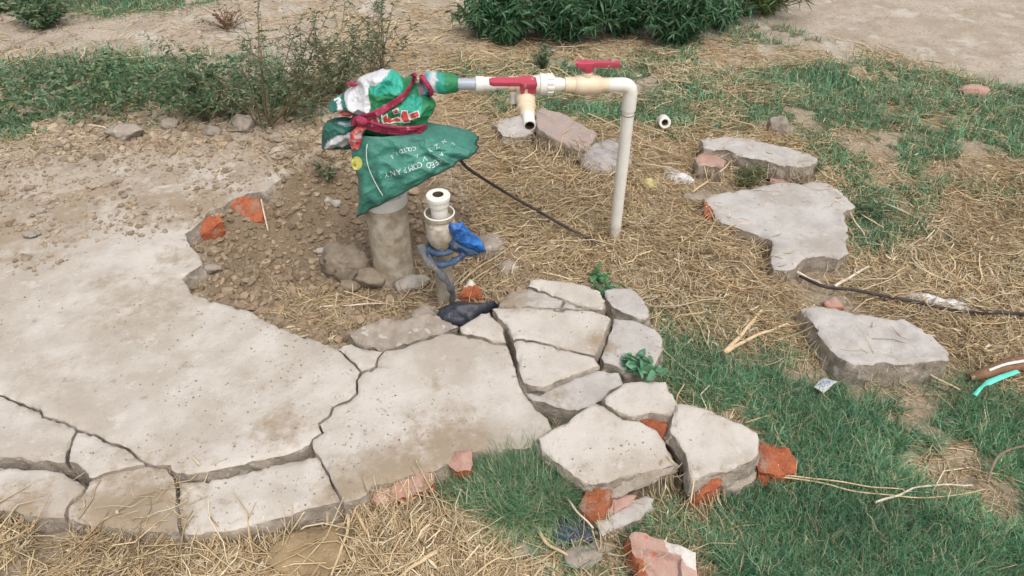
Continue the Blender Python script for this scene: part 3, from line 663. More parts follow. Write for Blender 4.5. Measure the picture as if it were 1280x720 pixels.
# branch valve pointing at the viewer and down
tc_ = pe+dl_*ct
out = P(662, 157, YP-.24)
bd_ = out-tc_; LB = np.linalg.norm(bd_); bd_ /= LB
lathe('branch_valve', [(.01, .028), (.035, .029), (.045, .034), (.06, .038), (.088, .038), (.095, .033), (.105, .033), (.107, .036), (.118, .036), (.120, .030), (.150, .029), (.155, .022)], tc_, bd_, M_pvcc, run, 32)
so = lathe('outlet_pipe', [(.12, .0240), (LB, .0240), (LB+.001, .0230), (LB+.001, .0185), (LB-.05, .0183), (LB-.051, .001)], tc_, bd_, M_pvc, run, 28)
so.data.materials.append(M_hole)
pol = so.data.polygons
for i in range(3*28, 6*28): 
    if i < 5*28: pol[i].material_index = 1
hb = tc_+bd_*.072
upv = Z_-bd_*(Z_@bd_); upv /= np.linalg.norm(upv); sd = np.cross(upv, bd_); sd = sd if sd[0] > 0 else -sd
lathe('valve_stem', [(.02, .020), (.042, .019), (.050, .016)], hb, upv, M_pvcc, run)
h1 = [(-.108, -.008), (-.10, -.013), (-.02, -.014), (-.012, -.021), (.022, -.021), (.032, -.015), (.032, .015), (.022, .021), (-.012, .021), (-.02, .016), (-.10, .013), (-.108, .008)]
hx = (pl-pe); hx = -hx/np.linalg.norm(hx)
extr('valve_handle', h1, hb+upv*.058, hx, np.cross(upv, hx), upv, .013, M_red, run)
extr('handle_skirt', [(-.016, -.014), (.03, -.014), (.03, .014), (-.016, .014)], hb+upv*.040, hx, np.cross(upv, hx), upv, .028, M_red, run)
lathe('handle_stop', [(0, .011), (.001, .014), (.034, .014), (.035, .011)], tc_+hx*-.030-Z_*.010+np.array([0, -.035, 0]), np.array([.1, -.5, -1.0]), M_pvc, run, 16)

RS = 1.0
# ------------------------------------------------------------------ bore casing
zc0 = gzat(487, 345)
cb = G(493, 342, zc0); YC = cb[1]+.0; XC = cb[0]
def zat(py, Y): return P(487, py, Y)[2]
rc = .071
casing = thing('well_casing', (XC, YC, zc0), 'wide muddy plastic well casing standing in the pit under the green sack', 'well pipe')
ztop = zat(235, YC); zband = zat(267, YC-.07)
o = lathe('casing_pipe', [(-.06, rc), (0, rc), (.04, rc), (.08, rc), (.12, rc), (zband-zc0+.02, rc)], (XC, YC, zc0), Z_, M_pvcd, casing, 48, wob=.0012)
lathe('casing_collar', [(0, rc+.0015), (.003, rc+.004), (.045, rc+.004), (.06, rc-.02), (.08, .02)], (XC, YC, zband), Z_, M_white, casing, 48)
# mud lumps against it
def noise_rock(name, c, r, m, parent=None, amp=.3, sub=4, seed=0, squash=(1, 1, .8), freq=None, cracks=0):
    import bmesh
    bm = bmesh.new(); bmesh.ops.create_icosphere(bm, subdivisions=sub, radius=1); V = np.array([v.co[:] for v in bm.verts]); F_ = np.array([[v.index for v in f.verts] for f in bm.faces]); bm.free()
    rr = np.random.default_rng(seed)
    for _ in range(13):                                   # planar facets
        n = rr.normal(size=3); n /= np.linalg.norm(n); d = rr.uniform(.60, .9)
        k = V@n-d; V = V-np.maximum(k, 0)[:, None]*n
    V = V*(1+amp*fbm(V[:, 0]*1.7+seed, V[:, 1]*1.7, V[:, 2]*1.7, seed, 4)*.6)[:, None]
    V = V*(1+.05*fbm(V[:, 0]*6+seed, V[:, 1]*6, V[:, 2]*6, seed+1, 3))[:, None]
    V = V*(1-.05*cracks*np.exp(-(vn(V[:, 0]*2.2+seed, V[:, 1]*2.2, V[:, 2]*2.2, seed+3)/.06)**2))[:, None]
    V = V*np.array(squash)*r+np.array(c)
    o = mk(name, V, F_, m, parent); return o
def nrock(label, px, py, rpx, m, seed, cat='stone', grp='loose stones', name='stone', up=.35, **k):
    p = GG(px, py); d = np.linalg.norm(p-np.array([0, 0, HC])); r = rpx*d/F
    p[2] += r*up
    o = noise_rock(name, p, r, m, seed=seed, **k); return tag(o, label, cat, grp)
nrock('big round grey mud clod leaning on the left of the well casing', 436, 345, 27, M_clod, 3, 'mud clod', 'mud clods', 'mud_clod', squash=(1.15, .9, 1.15), cracks=2.5, up=.7, amp=.35, sub=5)
nrock('cracked brown mud clod at the foot of the well casing', 463, 355, 21, M_clod, 5, 'mud clod', 'mud clods', 'mud_clod', squash=(1.1, .8, .65), cracks=1, sub=4)
nrock('wedge of mud under the big round clod', 438, 362, 13, M_clod, 8, 'mud clod', 'mud clods', 'mud_clod', squash=(1, .8, .8), sub=4)
nrock('largest rounded lump on the soil ridge below the bare shrub', 303, 160, 17, M_stone, 11, squash=(1.1, .8, .8), sub=4)
nrock('flat lump on the soil ridge at far left, in front of leafy weeds', 158, 172, 17, M_stone, 12, squash=(1.3, .8, .55))
nrock('small upright pink stone among the shrub stems', 263, 134, 8, M_bricktop, 13, squash=(.8, .7, 1.2))
nrock('small stone between the ridge lumps, left of centre', 214, 158, 9, M_stone, 14, squash=(1.2, .9, .7))
nrock('lump of soil at the left end of the ridge stones', 268, 166, 10, M_stone, 15, squash=(1.3, .9, .6))
nrock('flat oval pebble on the exposed slab patch at left', 40, 294, 8, M_stone, 16, squash=(1.3, .9, .4))
nrock('pair stone, left pale pebble on the pit slope near the sack', 411, 254, 6, M_pale, 17)
nrock('right pale pebble on the pit slope near the sack', 421, 256, 6, M_pale, 18)
nrock('flat white chip half sunk left of the big mud clod', 402, 316, 9, M_pale, 19, squash=(1.3, .6, .4))
nrock('dark stone chip under the slab rim at the notch of the pit', 262, 340, 13, M_stone, 20, squash=(1.3, .7, .45))
nrock('pale bluish rounded stone in the straw at the bottom, left of the dark plastic', 641, 670, 14, M_pale, 21, squash=(1, .8, .7))
nrock('brown stone just below the pale bluish stone', 653, 690, 14, M_stone, 22, squash=(1, .8, .6))
nrock('grey flat stone below the dark plastic scrap', 730, 700, 20, M_stone, 23, squash=(1.3, .8, .4))
nrock('small stone beside the flat grey stone at the bottom', 752, 686, 11, M_stone, 24, squash=(1.3, .8, .4))
nrock('bluish white pebble on yellow earth at the bottom', 444, 687, 10, M_pale, 25, squash=(.8, 1, .5))
nrock('pink stone in the grass at the upper right', 1218, 119, 13, M_bricktop, 26, squash=(1.5, .8, .5))
nrock('ragged grey lump with fibres behind the long concrete bar', 972, 165, 15, M_stone, 27, squash=(1, .8, .9), amp=.6)
nrock('stone lump left of the L shaped slab, half in straw', 866, 252, 13, M_stone, 28, squash=(1.3, .8, .5))
nrock('yellow clay lump in the bottom left foreground', 385, 705, 36, mat('yellow_clay', (.38, .275, .155), (.29, .205, .115), 16, .95, 1, 60, (.22, .16, .09), 20, .6, bdist=.01), 29, 'clay lump', None, 'clay_lump', squash=(1.4, 1, .3), sub=5, amp=.6)
nrock('small brown stone in the grass left of the blue sachet', 1000, 490, 6, M_pale, 30, squash=(1.3, .8, .4))

# brick faces of the pit wall
def wallbrick(label, px, Y, depth, m):
    W = [P(a, b, Y) for a, b in px]
    n = len(W); V = [w for w in W]+[w+np.array([-.01, depth, .0]) for w in W]
    F_ = [list(range(n)), list(range(2*n-1, n-1, -1))]+[[i, n+i, n+(i+1) % n, (i+1) % n] for i in range(n)]
    o = mk('broken_brick', V, F_, m, smooth=False)
    mod = o.modifiers.new('b', 'BEVEL'); mod.width = .004; mod.segments = 2
    return tag(o, label, 'brick', 'broken bricks')
yb = G(300, 250, -.01)[1]
piece('broken_brick', 'orange brick exposed at the far corner of the pit rim, above the leaning straw', [(285, 256), (292, 248), (306, 243), (322, 245), (328, 262), (327, 276), (312, 276), (296, 268)], -.028, .07, 0, .9, 0, [M_brick, M_brick], cat='brick', group='broken bricks', top_amp=.006, rough=.005, surf=False)
piece('broken_brick', 'thin red brick wedge under the slab rim, nearer the concrete point', [(233, 296), (245, 283), (262, 270), (274, 266), (277, 276), (262, 287), (246, 293), (236, 298)], -.020, .06, 0, .6, 0, [M_brick, M_brick], cat='brick', group='broken bricks', top_amp=.006, rough=.005, surf=False)

# ------------------------------------------------------------------ narrow pipe with collar and cap
zp0 = gzat(556, 375)
pb = G(557, 372, zp0); XP2, YP2 = pb[0], pb[1]+.0
def zpp(py): return P(550, py, YP2)[2]-zp0
tp = thing('riser_pipe', (XP2, YP2, zp0), 'narrow white plastic riser pipe with an open cap and collar, tied with a blue strip', 'pipe')
lathe('pipe_shaft', [(-.05, .029), (zpp(302), .029)], (XP2, YP2, zp0), Z_, M_pvcd, tp, 32, wob=.0006)
a = zpp(303); b = zpp(292); c = zpp(274); d_ = zpp(266)
lathe('collar', [(a-.004, .031), (a, .036), (a+.012, .040), (b, .047), (c-.01, .047), (c, .041), (c+.006, .041), (c+.012, .046), (d_, .047), (d_+.001, .043), (c+.004, .040), (c, .02)], (XP2, YP2, zp0), Z_, M_pvcd, tp, 40, wob=.0006, sharp=30)
tube('collar_rim', [np.array([XP2+.0455*math.cos(t), YP2+.0455*math.sin(t), zp0+d_+.001]) for t in np.linspace(0, 2*math.pi, 41)], .0028, M_pvc, tp, 8)
e = zpp(243)
pr = [(c+.003, .026), (d_+.026, .026), (d_+.027, .030), (d_+.032, .032), (e-.018, .032), (e-.014, .0365), (e-.003, .0375), (e, .0355), (e+.0005, .017), (e-.02, .0155), (e-.021, .001)]
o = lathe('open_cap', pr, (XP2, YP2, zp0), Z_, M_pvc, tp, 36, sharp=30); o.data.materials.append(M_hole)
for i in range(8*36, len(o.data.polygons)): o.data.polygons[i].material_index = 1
o.data.polygons[len(o.data.polygons)-2].material_index = 0
# blue strip loop + knot
def arc3(cx, cy, r, t0, t1, z0, z1, n=24):
    return [np.array([cx+r*math.cos(t), cy+r*math.sin(t), z0+(z1-z0)*k/(n-1)]) for k, t in enumerate(np.linspace(t0, t1, n))]
zs = zp0+zpp(316)
loop = arc3(XP2, YP2, .040, math.radians(-20), math.radians(-345), zs+.028, zs+.02, 40)
strip = thing('tied_strip', (XP2, YP2, zs), 'navy blue cloth strip looped round the riser pipe with a bright blue plastic end', 'tie strip')
tube('loop', loop, [.011+.0025*math.sin(i*1.1)*math.cos(i*.37) for i in range(len(loop))], M_navy, strip, 10, flat=.8)
lp2 = smooth_pts([np.array([XP2-.04, YP2-.015, zs+.03]), np.array([XP2-.03, YP2-.05, zs+.0]), np.array([XP2+.02, YP2-.055, zs-.004]), np.array([XP2+.06, YP2-.04, zs+.012]), P(590, 306, YP2-.02)], 6)
tube('loop_front', lp2, [.011+.0025*math.sin(i*1.3+1) for i in range(len(lp2))], M_navy, strip, 10, flat=.8)
tail = smooth_pts([P(526, 306, YP2-.03), P(532, 324, YP2-.06), P(546, 338, YP2-.07), P(559, 352, YP2-.07), P(565, 364, YP2-.06), P(566, 376, YP2-.045)], 8)
tube('hanging_tail', tail, [.012+.003*math.sin(i*.7) for i in range(len(tail))], M_slate, strip, 10, flat=.6)
def inflate(name, px, Yf, depth, m, parent=None, res=.005, amp=.006, freq=18, seed=0, colfn=None, power=.5, back=True):
    """closed pillow whose outline lies at distance Yf(x-pixel,y-pixel) and that bulges both ways"""
    W = []
    q = []
    for i in range(len(px)):
        a = np.array(px[i], float); b = np.array(px[(i+1) % len(px)], float); n = max(1, int(np.linalg.norm(b-a)/3))
        for k in range(n): q.append(a+(b-a)*k/n)
    q = np.array(q); Y0 = Yf if callable(Yf) else (lambda a, b: Yf)
    W = np.array([P(a, b, Y0(a, b)) for a, b in q]); S = W[:, [0, 2]]
    if 0.5*np.sum(S[:, 0]*np.roll(S[:, 1], -1)-np.roll(S[:, 0], -1)*S[:, 1]) < 0: q = q[::-1]; W = W[::-1]; S = S[::-1]
    gx, gy = np.meshgrid(np.arange(S[:, 0].min(), S[:, 0].max(), res), np.arange(S[:, 1].min(), S[:, 1].max(), res))
    gx = gx.ravel()+R.uniform(-.2, .2, gx.size)*res; gy = gy.ravel()+R.uniform(-.2, .2, gy.size)*res
    k = sdist(S, gx, gy) > res*.6; n = len(S)
    allp = np.vstack([S, np.stack([gx[k], gy[k]], 1)])
    vs, _, fs, *_ = geometry.delaunay_2d_cdt([Vector(p) for p in allp], [(i, (i+1) % n) for i in range(n)], [], 1, 1e-7)
    V = np.array([(v[0], v[1]) for v in vs]); d = np.maximum(sdist(S, V[:, 0], V[:, 1]), 0); dm = d.max()
    ym = np.array([W[np.argmin((S[:, 0]-v[0])**2+(S[:, 1]-v[1])**2)][1] for v in V]) if callable(Yf) else np.full(len(V), Yf)
    if callable(Yf):                                   # smooth inner distance
        yb_ = W[:, 1]; w = 1/((V[:, None, 0]-S[None, :, 0])**2+(V[:, None, 1]-S[None, :, 1])**2+1e-5); ym = (w*yb_[None]).sum(1)/w.sum(1)
    bul = depth*np.clip(d/dm, 0, 1)**power
    nz = (amp*.8*crumple(V[:, 0], V[:, 1], freq*1.9, 80+seed)+amp*.25*fbm(V[:, 0]*freq*5, V[:, 1]*freq*5, 0, 8, 2))*np.clip(d/.008, 0, 1)
    nz2 = amp*.8*crumple(V[:, 0], V[:, 1], freq*1.9, 180+seed)*np.clip(d/.008, 0, 1)
    Fv = np.column_stack([V[:, 0], ym-bul-nz, V[:, 1]]); Bv = np.column_stack([V[:, 0], ym+bul+nz2+.0005, V[:, 1]])
    F_ = []; cnt = {}
    for f in fs:
        f = list(f); a, b, c = V[f[0]], V[f[1]], V[f[2]]
        if (b[0]-a[0])*(c[1]-a[1])-(b[1]-a[1])*(c[0]-a[0]) < 0: f = f[::-1]
        F_.append(f)
        for i in range(3): cnt[(f[i], f[(i+1) % 3])] = 1
    N_ = len(V); bf = [[N_+i for i in f[::-1]] for f in F_]
    sd_ = [[b, a, N_+a, N_+b] for a, b in cnt if (b, a) not in cnt]
    AV = np.vstack([Fv, Bv]); attrs = None
    if colfn is not None: cc = colfn(AV); attrs = dict(var=cc)
    return mk(name, AV, F_+bf+sd_, m, parent, attrs=attrs)
inflate('blue_end', [(560, 284), (563, 278), (570, 280), (578, 277), (582, 283), (590, 291), (599, 297), (604, 305), (608, 315), (600, 316), (592, 311), (583, 309), (574, 304), (567, 297), (563, 292)], YP2-.035, .010, M_blue, strip, .003, .009, 22, 2)
inflate('dark_fold', [(566, 298), (576, 304), (590, 310), (602, 317), (588, 320), (574, 317), (563, 312), (560, 303)], YP2-.03, .012, M_navy, strip, .003, .008, 22, 4)
# black bag at its foot
bk = piece('plastic_bag', 'crumpled black plastic bag lying at the foot of the riser pipe, tapering to the right', [(545, 387), (548, 381), (556, 376), (575, 372), (592, 373), (608, 372), (624, 370), (612, 378), (600, 385), (588, 393), (578, 399), (564, 400), (552, 396)], gzat(580, 390)+.075, .05, -.0, .12, 0, [M_black, M_black], cat='plastic bag', group=None, dome=.03, top_amp=.008, rough=.006, res=.004, hfn=lambda x, y: .012*(1-2*np.abs(fbm(x*6+y*12, y*26, 0, 13, 2))))
bk2 = piece('plastic_scrap', 'torn dark navy plastic scrap half under the grass tuft at the bottom', [(683, 652), (690, 645), (705, 638), (720, 636), (732, 640), (742, 655), (749, 668), (735, 673), (715, 676), (698, 674), (686, 664)], gzat(715, 660)+.03, .015, 0, .05, 0, [mat('navy_scrap', (.02, .025, .06), (.04, .05, .09), 40, .4, 1, 40, (.16, .17, .2), 50, .62, spec=.5, bdist=.01)]*2, cat='plastic scrap', group=None, dome=.015, top_amp=.01)

# ------------------------------------------------------------------ the green sack
YS = YC-.005
sack = thing('green_sack', (P(487, 200, YS)[0], YS, P(487, 250, YS)[2]), 'green printed woven sack pulled over the well head and tied in a bundle', 'sack')
DG = np.array([.032, .15, .115]); MG = np.array([.06, .245, .185]); EM = np.array([.03, .40, .29]); WH = np.array([.68, .68, .70]); GR = np.array([.02, .23, .085]); OL = np.array([.06, .13, .085])
# skirt
nT, nA = 70, 150
_kk, _tt = np.meshgrid(np.arange(nA), np.linspace(0, 1, nT)); _a = 2*math.pi*_kk/nA
CK = (.0075*crumple(np.cos(_a)*.095+np.where(_a > math.pi, 0, .6), _tt*.16+np.cos(_a)*.02, 24, 5, .9, 2.2)+.0025*crumple(np.cos(_a)*.095+np.where(_a > math.pi, 0, .6), _tt*.16, 70, 6))*np.clip(_tt*5, .2, 1)*(1-.65*_tt**4)
Pw = lambda px, py: P(px, py, YS)
wl, wr = Pw(440, 160), Pw(527, 158); hl, hr = Pw(450, 263), Pw(597, 182)
V = []; cc = []
for i in range(nT):
    t = i/(nT-1)
    tl = t; tr = t
    L_ = wl*(1-t)+hl*t
    Rr = wr*(1-t)**2+2*t*(1-t)*Pw(565, 168)+hr*t**2
    C_ = (L_+Rr)/2; H_ = (Rr-L_)/2; dep = .060*(1-t)+.102*t**.7
    ck = crumple(np.cos(np.arange(nA)*2*math.pi/nA)*.09+np.where(np.arange(nA) < nA//2, 0, .5), np.full(nA, t*.13+.0), 30, 5) if 0 else None
    for k in range(nA):
        a = 2*math.pi*k/nA
        ca, sa = math.cos(a), math.sin(a)
        fold = (t**.7-.55*t**5)*.016*(1-2*abs(float(vn(a*3.6, t*1.6, 0, 4))))+.004*float(fbm(a*4, t*7, 0, 14, 3))*min(1, t*4)
        sgn = np.sign(sa)*abs(sa)**.5
        p = C_+H_*ca*(1+fold*.5/ .1)+np.array([0, 1, 0])*(dep+fold*1.6+CK[i, k])*sgn
        p = p+Z_*(.004*math.sin(a*2.0+1)*t*(.3+.7*t)+(.040*max(0, -sa)**1.3*t**2))
        V.append(p)
        q = DG.copy()*1.05+(MG-DG)*max(0, min(1, .75+.9*float(fbm(a*1.5, t*2, 0, 24, 2))-abs(t-.45)*.9))
        cc.append(q)
F_ = []
for i in range(nT-1):
    for k in range(nA): F_.append([i*nA+k, i*nA+(k+1) % nA, (i+1)*nA+(k+1) % nA, (i+1)*nA+k])
# hem turned inwards
n0 = len(V)
for k in range(nA):
    p = V[(nT-1)*nA+k]; c_ = (hl+hr)/2
    V.append(p+(c_-p)*.02+Z_*.004); cc.append(np.array([.01, .03, .02]))
for k in range(nA): F_.append([(nT-1)*nA+k, (nT-1)*nA+(k+1) % nA, n0+(k+1) % nA, n0+k])
V = np.array(V)
skirt = mk('skirt', V, F_, M_sack, sack, attrs=dict(var=np.array(cc)))
sk_bvh = BVHTree.FromPolygons([Vector(v) for v in V], F_)
hems = [V[(nT-1)*nA+k] for k in range(nA)]+[V[(nT-1)*nA]]
tube('hem', np.array(hems), .0028, mat('hem_cord', (.02, .045, .03), (.03, .07, .05), 60, .7, .3), sack, 6, loc=None)
# hood bundle
def px_of(A):
    d = A-np.array([0, 0, HC]); dep = d[:, 1]*cp-d[:, 2]*sp; up = d[:, 1]*sp+d[:, 2]*cp
    return 640+F*d[:, 0]/dep, 360-F*up/dep
hood_px = [(410, 129), (418, 122), (430, 116), (440, 108), (448, 98), (458, 93), (472, 90), (489, 88), (497, 93), (505, 99), (512, 96), (518, 98), (520, 106), (527, 111), (533, 119), (541, 124), (545, 131), (541, 142), (535, 148), (534, 158), (529, 168), (505, 172), (480, 170), (455, 164), (444, 156), (446, 146), (436, 139), (425, 136), (414, 135)]
# colour panels are fixed to the bundle in its own (x,z) plane
def xz(px): return np.array([P(a, b, YS)[[0, 2]] for a, b in px])
p_white = xz([(431, 114), (448, 96), (470, 88), (490, 86), (484, 92), (474, 99), (463, 102), (464, 112), (466, 124), (465, 134), (456, 137), (446, 134), (438, 128), (433, 121)])
p_em = xz([(463, 102), (474, 99), (489, 87), (500, 95), (506, 104), (502, 109), (490, 110), (470, 111)])
p_em2 = xz([(500, 126), (510, 115), (520, 112), (530, 120), (528, 134), (516, 138), (501, 136)])
p_band = xz([(426, 118), (432, 114), (440, 130), (452, 136), (466, 136), (466, 140), (450, 141), (434, 134)])
def hoodcol(A):
    x, z = A[:, 0], A[:, 2]; n = fbm(x*25, z*25, 0, 31, 3)*.004
    c = np.tile(GR, (len(A), 1))*(1+.25*fbm(x*12, z*12, 0, 8, 3))[:, None]
    bandw = xz([(422, 121), (426, 118), (434, 134), (444, 142), (440, 140), (428, 134)])
    for poly, col in ((p_band, DG*.9), (p_white, WH), (p_em, EM), (p_em2, EM*.95), (xz([(405, 130), (424, 118), (430, 135), (418, 137)]), DG), (bandw, WH*.85), (xz([(440, 106), (449, 97), (452, 102), (446, 110)]), WH*.85)):
        m_ = sdist(poly, x, z)+n*.3 > 0; c[m_] = col
    return c
hood = inflate('hood', hood_px, YS, .070, M_sack, sack, .0030, .017, 19, 3, hoodcol, .42)
# sleeve over the pipe end
slv = []
ps, pe_ = P(522, 110, YS-.0), pl*.35+pe*0+P(574, 105, pl[1])*.65
pts = [P(515, 116, YS), P(527, 112, YS+.01), P(532, 107, YS+.02), P(540, 103, pl[1]), P(552, 104, pl[1]), P(566, 105, pl[1]), P(573, 105, pl[1])]
V, F_ = tube_vf(smooth_pts(pts, 6), np.interp(np.linspace(0, 6, 37), range(7), [.028, .024, .022, .032, .033, .028, .023]), 28, cap=True)
V = np.array(V); V = V+np.column_stack([0*V[:, 0], .005*fbm(V[:, 0]*45, V[:, 2]*45, 0, 3, 3), .006*fbm(V[:, 0]*50, V[:, 1]*50, V[:, 2]*50, 2, 3)])
def slcol(A):
    x = A[:, 0]; n = fbm(A[:, 0]*40, A[:, 2]*40, A[:, 1]*40, 6, 2)*.008; a_ = P(546, 105, pl[1])[0]; b_ = P(539, 105, pl[1])[0]; d_2 = P(531, 105, pl[1])[0]
    c = np.tile(GR*.9, (len(A), 1)); c[x+n < P(556, 105, pl[1])[0]] = EM*.75; c[x+n < a_] = WH*.8; c[x+n < b_] = np.array([.15, .45, .55]); c[x+n < d_2] = np.array([.28, .2, .25]); c[x+n < P(524, 105, pl[1])[0]] = GR
    return c
mk('sleeve', V, F_, M_sack, sack, attrs=dict(var=slcol(V)))
# left flap with pale inside
fl = [(402, 186), (402, 172), (404, 158), (409, 151), (420, 147), (432, 146), (446, 149), (449, 160), (448, 175), (440, 187), (428, 187), (415, 187)]
pin = xz([(408, 181), (411, 172), (424, 163), (440, 160), (446, 164), (440, 174), (430, 178)])
def flapcol(A):
    c = np.tile(DG*.55, (len(A), 1)); x, z = A[:, 0], A[:, 2]
    c[sdist(xz([(404, 160), (410, 150), (446, 146), (448, 156), (425, 160), (408, 168)]), x, z) > 0] = DG*1.1
    c[sdist(xz([(422, 149), (446, 147), (447, 152), (436, 153)]), x, z) > 0] = np.array([.35, .45, .55])
    c[(sdist(pin, x, z) > 0)] = WH*.75
    return c
inflate('side_flap', fl, YS-.01, .028, M_sack, sack, .004, .008, 30, 7, flapcol)
lip = smooth_pts([P(406, 178, YS-.04), P(412, 166, YS-.045), P(425, 160, YS-.045), P(444, 158, YS-.04)], 5)
# red folded print and left bulge of red
inflate('red_fold', [(452, 156), (446, 158), (438, 166), (436, 178), (440, 187), (448, 188), (452, 178), (453, 168), (458, 160)], YS-.065, .010, M_sack, sack, .003, .004, 50, 9,
        lambda A: np.where((fbm(A[:, 0]*110, A[:, 2]*110, 0, 5, 2) > -.05)[:, None], np.array([.55, .08, .08]), np.array([.55, .42, .40])))
inflate('red_fold', [(424, 140), (432, 137), (444, 138), (445, 143), (436, 146), (428, 145)], YS-.03, .010, M_sack, sack, .003, .003, 50, 9, lambda A: np.tile(np.array([.45, .08, .08]), (len(A), 1)))
hv = np.array([hood.matrix_basis @ v.co for v in hood.data.vertices])+np.array(sack.location)
hood_bvh = BVHTree.FromPolygons([Vector(v) for v in hv], [list(p.vertices) for p in hood.data.polygons])
def drape(px, py, off=.002):
    d = ray(px, py); d /= np.linalg.norm(d); best = None
    for b in (hood_bvh, sk_bvh):
        h = b.ray_cast(Vector((0, 0, HC)), Vector(d))
        if h[0] is not None and (best is None or h[3] < best): best = h[3]
    if best is None: return P(px, py, YS-.07)
    return np.array([0, 0, HC])+d*(best-off)
def smooth_y(pts, k=5):
    pts = np.array(pts); y = pts.copy()
    for i in range(len(pts)):
        a, b = max(0, i-k), min(len(pts), i+k+1); y[i] = pts[a:b].mean(0) if 0 < i < len(pts)-1 else pts[i]
    y[:, 1] = np.minimum(y[:, 1], pts[:, 1]+.004); return y
def strap_band(front_px, back, parent, name, n=4, w=2.9, r=.0045):
    for j in range(n):
        o_ = (j-(n-1)/2)*w
        q = smooth_pts([(a-(o_*.35), b+o_*.9, 0) for a, b in front_px], 6)
        fp = [drape(a, b, .006) for a, b, _ in q]; fp = list(smooth_y(fp, 2))
        bk_ = [np.array(p)+np.array([0, 0, -o_*.0022]) for p in back]
        tube(name, smooth_pts(np.array(fp+bk_+[fp[0]]), 2), r, M_strap, parent, 8)
strap = thing('rubber_strap', P(444, 152, YS-.06), 'dull magenta rubber strap wound twice round the green sack', 'strap')
strap_band([(443, 152), (455, 148), (470, 142), (484, 134), (497, 126), (507, 117), (513, 108), (516, 100)], [P(519, 96, YS+.02), P(500, 108, YS+.09), P(470, 128, YS+.09), P(444, 148, YS+.03)], strap, 'upper_band')
strap_band([(443, 150), (455, 154), (470, 159), (485, 162), (500, 163), (515, 163), (527, 161)], [P(533, 160, YS+.02), P(510, 158, YS+.08), P(470, 156, YS+.08), P(442, 152, YS+.02)], strap, 'lower_band')
tk = smooth_pts([P(528, 97, pl[1]-.045), P(533, 104, pl[1]-.055), P(538, 112, pl[1]-.05), P(539, 117, pl[1]-.03), P(536, 116, pl[1]+.03), P(528, 100, pl[1]+.03), P(527, 96, pl[1]-.03)], 5)
tube('neck_tie', tk, .0075, M_strap, strap, 8)
tube('strap_end', smooth_pts([P(436, 104, YS-.03), P(442, 106, YS-.01), P(450, 101, YS)], 4), .006, M_strap, strap, 8)
inflate('strap_knot', [(442, 148), (448, 144), (458, 148), (462, 153), (456, 159), (447, 157)], YS-.07, .012, M_strap, strap, .004, .002)

# printing
def glyph_mesh(txt, size):
    cu_ = bpy.data.curves.new('lettering', 'FONT'); cu_.body = txt; cu_.size = size; cu_.resolution_u = 2; cu_.align_x = 'CENTER'; cu_.align_y = 'CENTER'
    ob = bpy.data.objects.new('lettering', cu_); COL.objects.link(ob)
    dg_ = bpy.context.evaluated_depsgraph_get(); me = bpy.data.meshes.new_from_object(ob.evaluated_get(dg_))
    V = np.array([v.co[:] for v in me.vertices]); F__ = [list(p.vertices) for p in me.polygons]
    bpy.data.objects.remove(ob); bpy.data.curves.remove(cu_); bpy.data.meshes.remove(me); return V, F__
def print_on(items, m, name, off=.0012):
    VV = []; FF = []
    for ch, px, py, hpx, ang, sx in items:
        V, F__ = glyph_mesh(ch, 1.0)
        if not len(V): continue
        ca, sa = math.cos(ang), math.sin(ang); n0 = len(VV)
        # subdivide long faces simply by keeping glyph small
        for v in V:
            x, y = v[0]*hpx*1.4*sx, v[1]*hpx*1.4
            VV.append(drape(px+x*ca-y*sa*1, py-(x*sa+y*ca), off))
        FF += [[n0+i for i in f] for f in F__]
    return mk(name, VV, FF, m, sack, smooth=False)
A180 = math.pi
items = []
txt = 'SEED COMPANY'
path = smooth_pts([(549, 201, 0), (540, 208, 0), (528, 207, 0), (516, 211, 0), (500, 216, 0), (483, 220, 0)], 10)[:, :2]
for k, ch in enumerate(txt):
    i = k/(len(txt)-1)*(len(path)-1); j = int(min(i, len(path)-2)); p = path[j]+(path[j+1]-path[j])*(i-j)
    e_ = path[min(j+3, len(path)-1)]-path[max(j-2, 0)]
    ang = math.atan2(-e_[1], e_[0])
    if ch != ' ': items.append((ch, p[0], p[1]-2, 7.4, ang, .85))
print_on(items, M_print, 'lettering')
items = [('I', 496, 192, 4.5, A180+.3, 1), ('S', 490, 196, 5, A180+.3, 1), ('LTD', 505, 188, 5.2, A180+.3, 1), ('CO', 515, 186, 5, A180+.2, 1), ('A', 521, 195, 5, A180+.4, 1), ('V', 531, 198, 6, A180+.2, 1.2), ('Y', 537, 188, 6, A180+.7, 1), ('Z', 546, 183, 6, A180+.6, 1.1), ('N', 555, 177, 5, A180+.6, 1), ('L', 566, 180, 5, A180+.9, 1), ('A', 552, 193, 5, A180+.9, 1)]
print_on(items, M_print, 'small_lettering')
# big red lettering with a white edge across the middle
def poly_on(polys, m, name, off):
    VV = []; FF = []
    for q in polys:
        q2 = []
        for i in range(len(q)):
            a = np.array(q[i], float); b = np.array(q[(i+1) % len(q)], float); n = max(1, int(np.linalg.norm(b-a)/2))
            for k in range(n): q2.append(a+(b-a)*k/n)
        g = [Vector(p) for p in q2]; n = len(g); sx_ = np.array(q2)
        ix, iy = np.meshgrid(np.arange(sx_[:, 0].min(), sx_[:, 0].max(), 2.), np.arange(sx_[:, 1].min(), sx_[:, 1].max(), 2.)); k = sdist(sx_, ix, iy) > .5
        g2 = g+[Vector((a, b)) for a, b in zip(ix[k], iy[k])]
        vs, _, fs, *_ = geometry.delaunay_2d_cdt(g2, [(i, (i+1) % n) for i in range(n)], [], 1, 1e-5)
        n0 = len(VV); VV += [drape(v[0], v[1], off) for v in vs]; FF += [[n0+i for i in f] for f in fs]
    return mk(name, VV, FF, m, sack, smooth=True)
